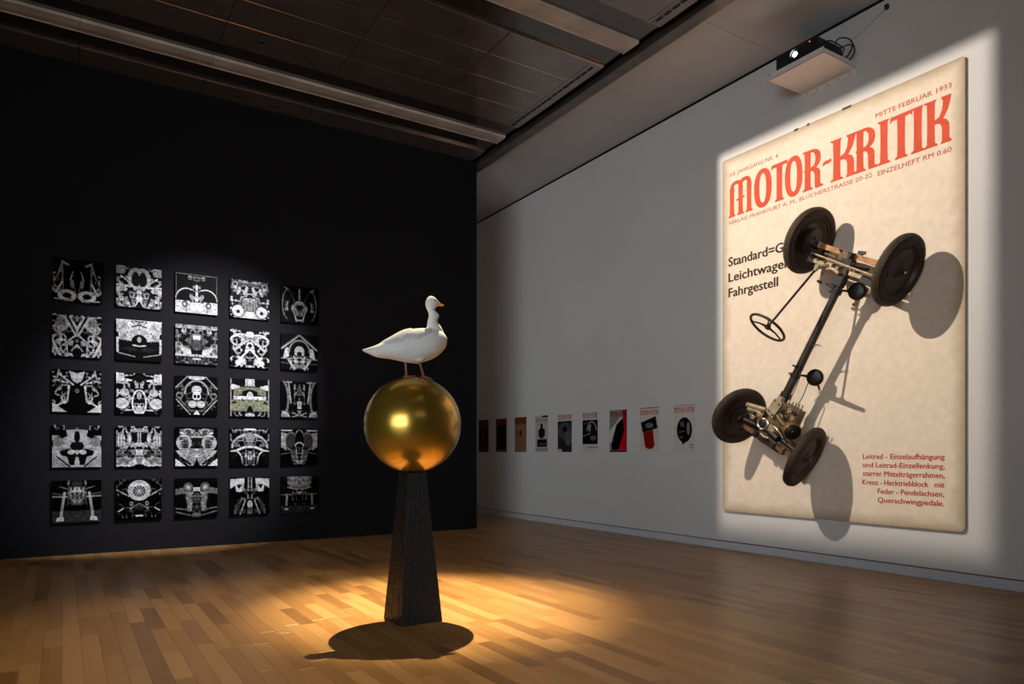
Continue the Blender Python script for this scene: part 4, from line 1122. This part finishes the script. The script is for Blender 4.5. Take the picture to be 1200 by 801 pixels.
MB().lathe([(.084, .004), (.080, .020), (.055, .034), (.030, .040), (.026, .052), (0, .054)], dc, dr_ax, 40).build('fan_face', M_DOME, dr, smooth=True, angle=.5)
MB().torus(dc, dr_ax, .088, .006, 40, 8).build('housing_rim', M_BRASS, dr, smooth=True)
ri = MB().torus((-.109, .089, .405), (.25, 0, 1), .058, .013, 32, 8).build('flange_ring', M_CHROME, chas, smooth=True)
MB().lathe([(0, -.03), (.05, -.03), (.05, -.005), (.028, .004), (.024, .018), (0, .02)], (-.109, .089, .405), (.25, 0, 1), 24).build('flange_core', M_DRUM, ri, smooth=True, angle=.5)
for k in range(6):
    a = 2*PI*k/6; MB().cyl((-.109+.058*math.cos(a), .089+.058*math.sin(a), .405), (-.105+.058*math.cos(a), .089+.058*math.sin(a), .426), .007, n=6).build('flange_bolt', M_BRASS, ri)
# left half: light tubes and castings above the axle
ax_ = MB().tube([(-.40, .185, .385), (-.29, .208, .388), (-.165, .235, .385)], [.022, .026, .024], 16).build('exhaust_tube', M_CAST, chas, smooth=True)
MB().ellipsoid((-.41, .182, .385), .018, .028, .028).build('tube_end', M_CAST, ax_, smooth=True)
lc = MB().obox((-.300, .135, .375), (1, .15, 0), (-.15, 1, 0), (0,0,1), .085, .040, .035, .012).build('cylinder_casting', M_CAST, chas)
for q, m_ in (((-.345, .12, .41), M_DRUM), ((-.295, .145, .415), M_BROWNCAST), ((-.245, .15, .412), M_DRUM), ((-.26, .10, .412), M_CAST), ((-.20, .165, .41), M_CAST), ((-.18, .12, .415), M_DRUM)):
    MB().lathe([(0, 0), (.026, 0), (.026, .012), (.016, .016), (.014, .006), (0, .006)], q, (.2, 0, 1), 14).build('casting_boss', m_, lc, smooth=True, angle=.5)
MB().tube([(-.16, .20, .41), (-.15, .15, .43), (-.175, .10, .425)], .010, 8).build('oil_pipe', M_BRASS, lc, smooth=True)
# half shafts, rear springs
for sx in (-1, 1):
    MB().tube([(sx*.08, .03, .33), (sx*.25, .015, .34), (sx*.40, 0, .348)], [.034, .026, .030], 14).build('half_shaft', M_DRUM, chas, smooth=True)
rs = leaf_spring(-.47, .47, -.075, .330, .048, 5, M_RSPRING, sag=.0)
MB().box((-.215, -.108, .300), (-.16, -.040, .372), .006).build('spring_clamp', M_DRUM, rs)
MB().box((-.13, -.112, .30), (.10, -.045, .366), .008).build('spring_box', M_TUBE, rs)
MB().box((.18, -.112, .30), (.23, -.038, .360), .004).build('spring_band', M_BROWNCAST, rs)
MB().bar((-.16, -.125, .27), (.14, -.135, .27), .02, .03).build('lower_tie', M_TUBE, rs)
for xx in (-.205, -.172): MB().cyl((xx, -.09, .37), (xx, -.09, .388), .009, n=6).build('u_bolt', M_DRUM, rs)
leaf_spring(-.46, .46, .045, .285, .045, 3, M_BROWNCAST, sag=.0)
MB().tube([(-.06, .055, .385), (.03, .045, .39), (.125, .030, .392)], [.030, .040, .044], 20).build('starter_motor', M_DRUM, chas, smooth=True)
MB().lathe([(.044, 0), (.040, .012), (0, .014)], (.125, .030, .392), (1, -.15, .05), 20).build('motor_cap', M_BLKPLAS, chas, smooth=True)
MB().tube([(.045, .140, .42), (.11, .125, .43), (.165, .100, .425), (.20, .075, .42)], .008, 8).build('throttle_rod', M_CHROME, chas, smooth=True)
MB().box((-.02, .06, .39), (.06, .13, .42), .008).build('cover_plate', M_CAST, chas)
MB().tube([(-.10, -.02, .39), (-.04, -.03, .40), (.02, -.02, .395)], .012, 8).build('cross_pipe', M_CAST, chas, smooth=True)
# bolts through the poster that carry the frame
for q in ((.0, 1.90), (.0, .10)):
    MB().cyl((q[0], q[1], .0), (q[0], q[1], .31), .018, n=12).build('wall_anchor', M_DRUM, chas)

# ------------------------------------------------------------------ pedestal, golden ball and duck
M_CHAR = bpy.data.materials.new('charred_black_relief'); M_CHAR.use_nodes = True
def _char():
    nt = M_CHAR.node_tree; N = nt.nodes; Lk = nt.links; b = N['Principled BSDF']
    tc = N.new('ShaderNodeTexCoord'); mp = N.new('ShaderNodeMapping'); mp.inputs['Scale'].default_value = (60, 60, 16)
    n = N.new('ShaderNodeTexNoise'); n.inputs['Scale'].default_value = 1.4; n.inputs['Detail'].default_value = 7; n.inputs['Roughness'].default_value = .7
    Lk.new(tc.outputs['Object'], mp.inputs['Vector']); Lk.new(mp.outputs['Vector'], n.inputs['Vector'])
    bp = N.new('ShaderNodeBump'); bp.inputs['Strength'].default_value = 1.0; bp.inputs['Distance'].default_value = .012
    Lk.new(n.outputs['Fac'], bp.inputs['Height']); Lk.new(bp.outputs['Normal'], b.inputs['Normal'])
    cr = N.new('ShaderNodeValToRGB'); cr.color_ramp.elements[0].color = rgb(4, 4, 5); cr.color_ramp.elements[1].color = rgb(17, 15, 17)
    Lk.new(n.outputs['Fac'], cr.inputs['Fac']); Lk.new(cr.outputs['Color'], b.inputs['Base Color'])
    b.inputs['Roughness'].default_value = .30; b.inputs['Specular IOR Level'].default_value = .28
_char()
BC = V((2.122, 4.708, 1.395)); BR = 0.343
ped = thing('pedestal', (BC.x, BC.y, 0), 'tall tapering black pedestal with rough charred surface under the golden ball', 'pedestal')
def pedestal_mesh():
    NU, NV = 22, 96; H = 1.0515; vs, fs = [], []
    rr = random.Random(3)
    ridge = [[rr.uniform(-1, 1) for _ in range(NU)] for _ in range(4)]
    for j in range(NV + 1):
        t = j / NV; hw = 0.157 + (0.071 - 0.157) * t; z = H * t
        for s in range(4):
            a = s * PI / 2; n = V((math.sin(a), -math.cos(a), 0)); u = V((math.cos(a), math.sin(a), 0))
            for i in range(NU):
                q = i / NU
                w = 0.0028 * ridge[s][i] * (0.6 + 0.4*math.sin(t*30 + i*1.7 + s)) + rr.uniform(-.0022, .0022) + (0.0035 if rr.random() > .93 else 0)
                if j == 0 or i == 0: w *= .3
                p = n * (hw + w) + u * (hw * (2*q - 1)); vs.append((p.x, p.y, z))
    n_ = NU * 4
    for j in range(NV):
        for k in range(n_):
            k2 = (k+1) % n_; fs.append((j*n_+k, j*n_+k2, (j+1)*n_+k2, (j+1)*n_+k))
    fs.append(tuple(range(n_))[::-1]); fs.append(tuple(range(NV*n_, (NV+1)*n_)))
    mb = MB(); mb.add(vs, fs); return mb
pedestal_mesh().build('shaft', M_CHAR, ped, smooth=True, angle=.9)
MB().box((-.150, -.150, 0.0), (.150, .150, .006)).build('foot_plate', M_BLKMET, ped)

M_GOLD = mat('polished_gold_lacquer', (0.47, 0.29, 0.04, 1), 0.25, metal=0.85, coat=0.4, coat_rough=0.02)
ball = thing('golden_ball', tuple(BC - V((0, 0, BR))), 'large polished golden ball on the black pedestal carrying the white duck', 'ball')
mb = MB(); mb.ellipsoid((0, 0, BR), BR*1.004, BR*1.004, BR, 96, 64); mb.build('sphere', M_GOLD, ball, smooth=True, angle=3)
def feather_mat(name, c, rough=.75):
    m = mat(name, c, rough, spec=.25, noise=.05, nscale=30, bump=.35, bscale=70)
    m.node_tree.nodes['Principled BSDF'].inputs['Sheen Weight'].default_value = .2
    return m
M_WHITE = feather_mat('white_down', rgb(216, 214, 210))
M_FEATH = feather_mat('white_wing_feathers', rgb(196, 195, 193))
M_BEAK = mat('orange_beak', rgb(222, 142, 48), .4, noise=.15, nscale=30)
M_LEG = mat('dull_orange_leg', rgb(128, 80, 58), .5, noise=.2, nscale=40)
M_EYE = mat('dark_eye', rgb(12, 10, 10), .08)
DK = V((BC.x, BC.y, BC.z + BR))
duck = thing('duck', tuple(DK), 'white duck with orange beak standing on top of the golden ball', 'duck', rotz=math.radians(-12))
duck.scale = (1.05, 1, 1)
ZB = DK.z
def ring(c, fx, fy, rx, ry, n=20):
    return [V(c) + V(fx)*(rx*math.cos(2*PI*k/n)) + V(fy)*(ry*math.sin(2*PI*k/n)) for k in range(n)]
def loft(rings, mb):
    n = len(rings[0]); vs = [p for r_ in rings for p in r_]; fs = []
    for j in range(len(rings)-1):
        for k in range(n):
            k2 = (k+1) % n; fs.append((j*n+k, j*n+k2, (j+1)*n+k2, (j+1)*n+k))
    fs.append(tuple(range(n))[::-1]); fs.append(tuple(range((len(rings)-1)*n, len(rings)*n)))
    mb.add(vs, fs)
def catmull(rows, sub=4):
    out = []
    for i in range(len(rows)-1):
        p0, p1, p2, p3 = rows[max(i-1, 0)], rows[i], rows[i+1], rows[min(i+2, len(rows)-1)]
        for k in range(sub):
            t = k/sub
            out.append([0.5*((2*b) + (-a+c)*t + (2*a-5*b+4*c-d)*t*t + (-a+3*b-3*c+d)*t**3) for a, b, c, d in zip(p0, p1, p2, p3)])
    out.append(list(rows[-1])); return out
BODY = [(-.336, 1.912, 1.902, .012), (-.300, 1.928, 1.886, .026), (-.243, 1.952, 1.864, .046), (-.155, 2.005, 1.855, .076), (-.103, 2.040, 1.846, .094),
        (-.050, 2.066, 1.837, .104), (.020, 2.082, 1.832, .112), (.081, 2.088, 1.846, .112), (.130, 2.092, 1.866, .104), (.168, 2.086, 1.889, .090),
        (.200, 2.070, 1.918, .072), (.226, 2.046, 1.952, .048), (.238, 2.018, 1.985, .020)]
NECK = [(.150, 2.020, .078, .062), (.154, 2.062, .062, .052), (.150, 2.100, .050, .044), (.139, 2.133, .036, .033), (.142, 2.160, .034, .030), (.148, 2.182, .036, .031),
        (.140, 2.204, .031, .028), (.127, 2.224, .027, .026), (.128, 2.246, .037, .030), (.133, 2.272, .045, .034), (.134, 2.295, .039, .031), (.131, 2.314, .023, .020), (.130, 2.322, .008, .007)]
mb = MB()
loft([ring((s_, 0, (a+b)/2 - ZB), (0, 1, 0), (0, 0, 1), w_, (a-b)/2) for s_, a, b, w_ in catmull(BODY)], mb)
loft([ring((s_, 0, z - ZB), (1, 0, 0), (0, 1, 0), rx, ry) for s_, z, rx, ry in catmull(NECK)], mb)
mb.ellipsoid((.160, 0, 2.268 - ZB), .026, .020, .022)
for sy in (-1, 1): mb.ellipsoid((.035, sy*.046, 1.862 - ZB), .040, .026, .026)
db = mb.build('body', M_WHITE, duck, smooth=True, fixn=True)
r_ = db.modifiers.new('remesh', 'REMESH'); r_.mode = 'VOXEL'; r_.voxel_size = .0055; r_.use_smooth_shade = True
s_ = db.modifiers.new('smooth', 'SMOOTH'); s_.iterations = 4; s_.factor = .6
def body_at(s):
    rows = catmull(BODY, 6)
    for a, b in zip(rows[:-1], rows[1:]):
        if a[0] <= s <= b[0]:
            t = (s-a[0])/(b[0]-a[0]+1e-9); return [x+(y-x)*t for x, y in zip(a, b)]
    return rows[0] if s < rows[0][0] else rows[-1]
# folded wings: a covert shell and long overlapping flight feathers
def skin(s, v, sy, out):
    """point on the flank: s along the body, v = 0 (back) .. 1 (belly side)"""
    q = body_at(s); zc = (q[1]+q[2])/2; hz = (q[1]-q[2])/2; t = math.radians(82 - v*78)
    return V((s, sy*(q[3]*math.cos(t)+out), zc + (hz+out*.6)*math.sin(t) - ZB))
for sy in (-1, 1):
    mb = MB(); nu, nv = 18, 9; vs = []
    for i in range(nu+1):
        u = i/nu
        s0 = .118 - .29*u
        for j in range(nv+1):
            v = j/nv
            lo = .90 - .55*max(0, u-.35)**1.1 if u > .35 else .55 + 1.0*u
            sh = math.sin(PI*min(1, max(0, v)))**.5 * math.sin(PI*min(1, u*.97+.02))**.4
            vs.append(skin(s0, .12 + (min(lo, .9)-.12)*v, sy, -.002 + .014*sh))
    fs = [(i*(nv+1)+j, i*(nv+1)+j+1, (i+1)*(nv+1)+j+1, (i+1)*(nv+1)+j) for i in range(nu) for j in range(nv)]
    mb.add(vs, fs); wg = mb.build('folded_wing', M_FEATH, duck, smooth=True, angle=3)
    for k in range(9):                        # flight feathers fanned towards the tail
        v0 = .24 + .072*k; ln = .20 - .012*k; s0 = -.02 - .008*k
        n = 8; vs = []
        for i in range(n+1):
            t = i/n; w = .017*math.sin(PI*(.12 + .80*t))**.6
            s = s0 - ln*t; vv = v0*(1-.45*t) + .14*t
            c = skin(s, vv, sy, .004 + .0011*(9-k)*(1 - .3*t)); e_ = skin(s, vv + .12, sy, .004 + .0011*(9-k)) - skin(s, vv, sy, .004 + .0011*(9-k))
            e_ = e_.normalized()*w
            nrm = V((0, sy, .25)).normalized()*.0015
            vs += [c - e_, c + nrm, c + e_]
        fs = []
        for i in range(n):
            for j in range(2): fs.append((i*3+j, i*3+j+1, (i+1)*3+j+1, (i+1)*3+j))
        m2 = MB(); m2.add(vs, fs); m2.build('flight_feather', M_FEATH, wg, smooth=True, angle=3)
for k in range(5):                            # tail feathers
    yy = (k-2)*.010; vs = []; n = 6
    for i in range(n+1):
        t = i/n; s = -.245 - (.095 - abs(k-2)*.008)*t; w = .012*math.sin(PI*(.25+.65*t))**.7
        z = 1.935 - .024*t + .0015*(2-abs(k-2))
        vs += [V((s, yy*(1+.6*t)-w, z-ZB-.003)), V((s, yy*(1+.6*t), z-ZB)), V((s, yy*(1+.6*t)+w, z-ZB-.003))]
    fs = [(i*3+j, i*3+j+1, (i+1)*3+j+1, (i+1)*3+j) for i in range(n) for j in range(2)]
    m2 = MB(); m2.add(vs, fs); m2.build('tail_feather', M_FEATH, duck, smooth=True, angle=3)
# beak, eyes
mb = MB()
loft([ring((s_, 0, z-ZB), (0, 1, 0), (0, 0, 1), w_, h_, 14) for s_, z, w_, h_ in catmull([(.166, 2.276, .012, .017), (.178, 2.274, .012, .014), (.192, 2.268, .011, .0085), (.206, 2.264, .012, .005), (.216, 2.263, .009, .003), (.220, 2.262, .004, .0015)])], mb)
bk = mb.build('upper_beak', M_BEAK, duck, smooth=True, angle=3)
mb = MB()
loft([ring((s_, 0, z-ZB), (0, 1, 0), (0, 0, 1), w_, h_, 12) for s_, z, w_, h_ in catmull([(.164, 2.260, .010, .006), (.185, 2.258, .009, .004), (.205, 2.257, .009, .003), (.213, 2.258, .004, .0015)])], mb)
mb.build('lower_beak', M_BEAK, duck, smooth=True, angle=3)
for sy in (-1, 1):
    MB().ellipsoid((.150, sy*.0285, 2.287-ZB), .0068, .0042, .0068, 14, 8).build('eye', M_EYE, duck, smooth=True, angle=3)
# legs and webbed feet on the curved top of the ball
def ball_z(x, y): return math.sqrt(max(BR*BR - x*x - y*y, 0)) - BR
for sy, (sx0, sx1) in ((-1, (.030, .066)), (1, (-.042, -.034))):
    hip = V((sx0, sy*.046, 1.862-ZB)); fx = sx1; fy = sy*.044; ank = V((fx, fy, ball_z(fx, fy)+.010))
    mb = MB(); mb.tube([hip + V((0, 0, .02)), hip, hip.lerp(ank, .35), hip.lerp(ank, .8), ank], [.018, .014, .0075, .0065, .009], 12)
    lg = mb.build('leg', M_LEG, duck, smooth=True, angle=3)
    toes = []
    for a in (-26, 0, 26):
        L_ = .072 if a == 0 else .062; dx, dy = math.cos(math.radians(a)), math.sin(math.radians(a)); path = []
        for i in range(6):
            t = i/5; px_, py_ = fx + dx*L_*t, fy + dy*L_*t; path.append(V((px_, py_, ball_z(px_, py_) + .006 - .001*t)))
        toes.append(path)
        MB().tube(path, [.0062, .0055, .0062, .0048, .0050, .0025], 8).build('toe', M_LEG, lg, smooth=True, angle=3)
    MB().tube([ank, V((fx-.020, fy, ball_z(fx-.020, fy)+.005))], [.006, .003], 8).build('toe', M_LEG, lg, smooth=True, angle=3)
    vs = []; fs = []
    for path in toes: vs += [p - V((0, 0, .0015)) for p in path]
    for a in range(2):
        for i in range(5): fs.append((a*6+i, a*6+i+1, (a+1)*6+i+1, (a+1)*6+i))
    m2 = MB(); m2.add(vs, fs); m2.build('web', M_LEG, lg, smooth=True, angle=3)

# ------------------------------------------------------------------ projector on its wall tray
TY0, TY1, TX0, TZ = 4.345, 5.00, 6.375, 5.150
tray = thing('wall_shelf', (XW, (TY0+TY1)/2, TZ), 'white metal wall tray under the black projector above the poster', 'shelf')
hy = (TY1-TY0)/2; dx = TX0 - XW
MB().box((dx, -hy, 0), (-.001, hy, .004)).build('tray_floor', M_WHITEMET, tray)
MB().box((dx, -hy, 0), (dx+.003, hy, .062)).build('front_lip', M_WHITEMET, tray)
MB().box((dx, -hy, 0), (-.002, -hy+.003, .045)).build('side_lip', M_WHITEMET, tray)
MB().box((dx, hy-.003, 0), (-.002, hy, .045)).build('side_lip', M_WHITEMET, tray)
fl = MB().box((-.004, -hy, -.050), (-.001, hy, .004)).build('wall_flange', M_WHITEMET, tray)
for k in range(5): MB().lathe([(0, 0), (.007, 0), (.005, .004), (0, .004)], (-.004, -hy + .08 + .125*k, -.026), (-1, 0, 0), 10).build('screw', M_BLKMET, fl)
MB().lathe([(0, 0), (.008, 0), (.006, .005), (0, .005)], (dx, hy-.02, .05), (-1, 0, 0), 10).build('screw', M_BLKMET, tray)

pj = thing('projector', (6.62, 4.70, TZ+.004), 'black projector with a bright white lens on the wall tray', 'projector')
M_LENS = emit('lit_projector_lens', (0.86, 0.96, 1.0, 1), 18.0)
M_LED = emit('red_status_led', (1.0, .08, .18, 1), 4.0)
M_GLASS = mat('lens_barrel', rgb(26, 28, 32), .2)
MB().box((-.200, -.255, .020), (.200, .235, .235), .018).build('housing', M_BLKPLAS, pj)
for sx, sy in ((-.15, -.2), (-.15, .18), (.15, -.2), (.15, .18)): MB().cyl((sx, sy, .0), (sx, sy, .022), .018).build('foot', M_BLKPLAS, pj)
MB().lathe([(0, .0), (.058, 0), (.060, .022), (.048, .026), (.044, .010), (0, .008)], (-.200, 0.0, .150), (-1, 0, 0), 32).build('lens_barrel', M_GLASS, pj, smooth=True, angle=.5)
MB().ellipsoid((-.212, 0.0, .150), .010, .026, .026, 20, 12).build('lit_lens', M_LENS, pj, smooth=True, angle=3)
MB().ellipsoid((-.203, -.165, .206), .004, .0055, .0055, 12, 8).build('status_led', M_LED, pj)
for k in range(9): MB().box((-.203, -.235 + .0155*k, .06), (-.199, -.226 + .0155*k, .13)).build('vent_fin', M_BLKMET, pj)
for k in range(6): MB().box((-.16 + .05*k, -.259, .06), (-.125 + .05*k, -.254, .17)).build('side_vent', M_BLKMET, pj)
cb = [[(-.10, -.25, .17), (-.12, -.33, .16), (-.06, -.39, .11), (.05, -.38, .10), (.12, -.31, .12), (.20, -.27, .14)],
      [(-.02, -.25, .14), (-.02, -.34, .10), (.06, -.41, .13), (.16, -.40, .16), (.24, -.32, .15), (.26, -.25, .12)],
      [(.08, -.25, .20), (.04, -.33, .23), (.10, -.41, .20), (.20, -.40, .12), (.27, -.30, .10), (.28, -.22, .12)],
      [(-.15, -.25, .08), (-.16, -.31, .045), (-.08, -.335, .025), (.02, -.33, .02), (.12, -.30, .03), (.18, -.26, .06)]]
for c_ in cb:
    pts = [V(p) for p in catmull([list(p) for p in c_], 5)]
    MB().tube(pts, .007, 8).build('cable', M_BLKPLAS, pj, smooth=True)
# safety wire from a small wall hook
hk = thing('wall_hook', (XW, 4.02, 5.60), 'tiny black hook with a thin wire on the wall right of the projector', 'hook')
MB().box((-.03, -.018, -.02), (-.001, .018, .03), .004).build('hook_body', M_BLKMET, hk)
MB().tube([(-.028, 0, -.01), (-.06, .22, -.14), (-.09, .42, -.22)], .0022, 6).build('wire', M_PROFILE, hk)
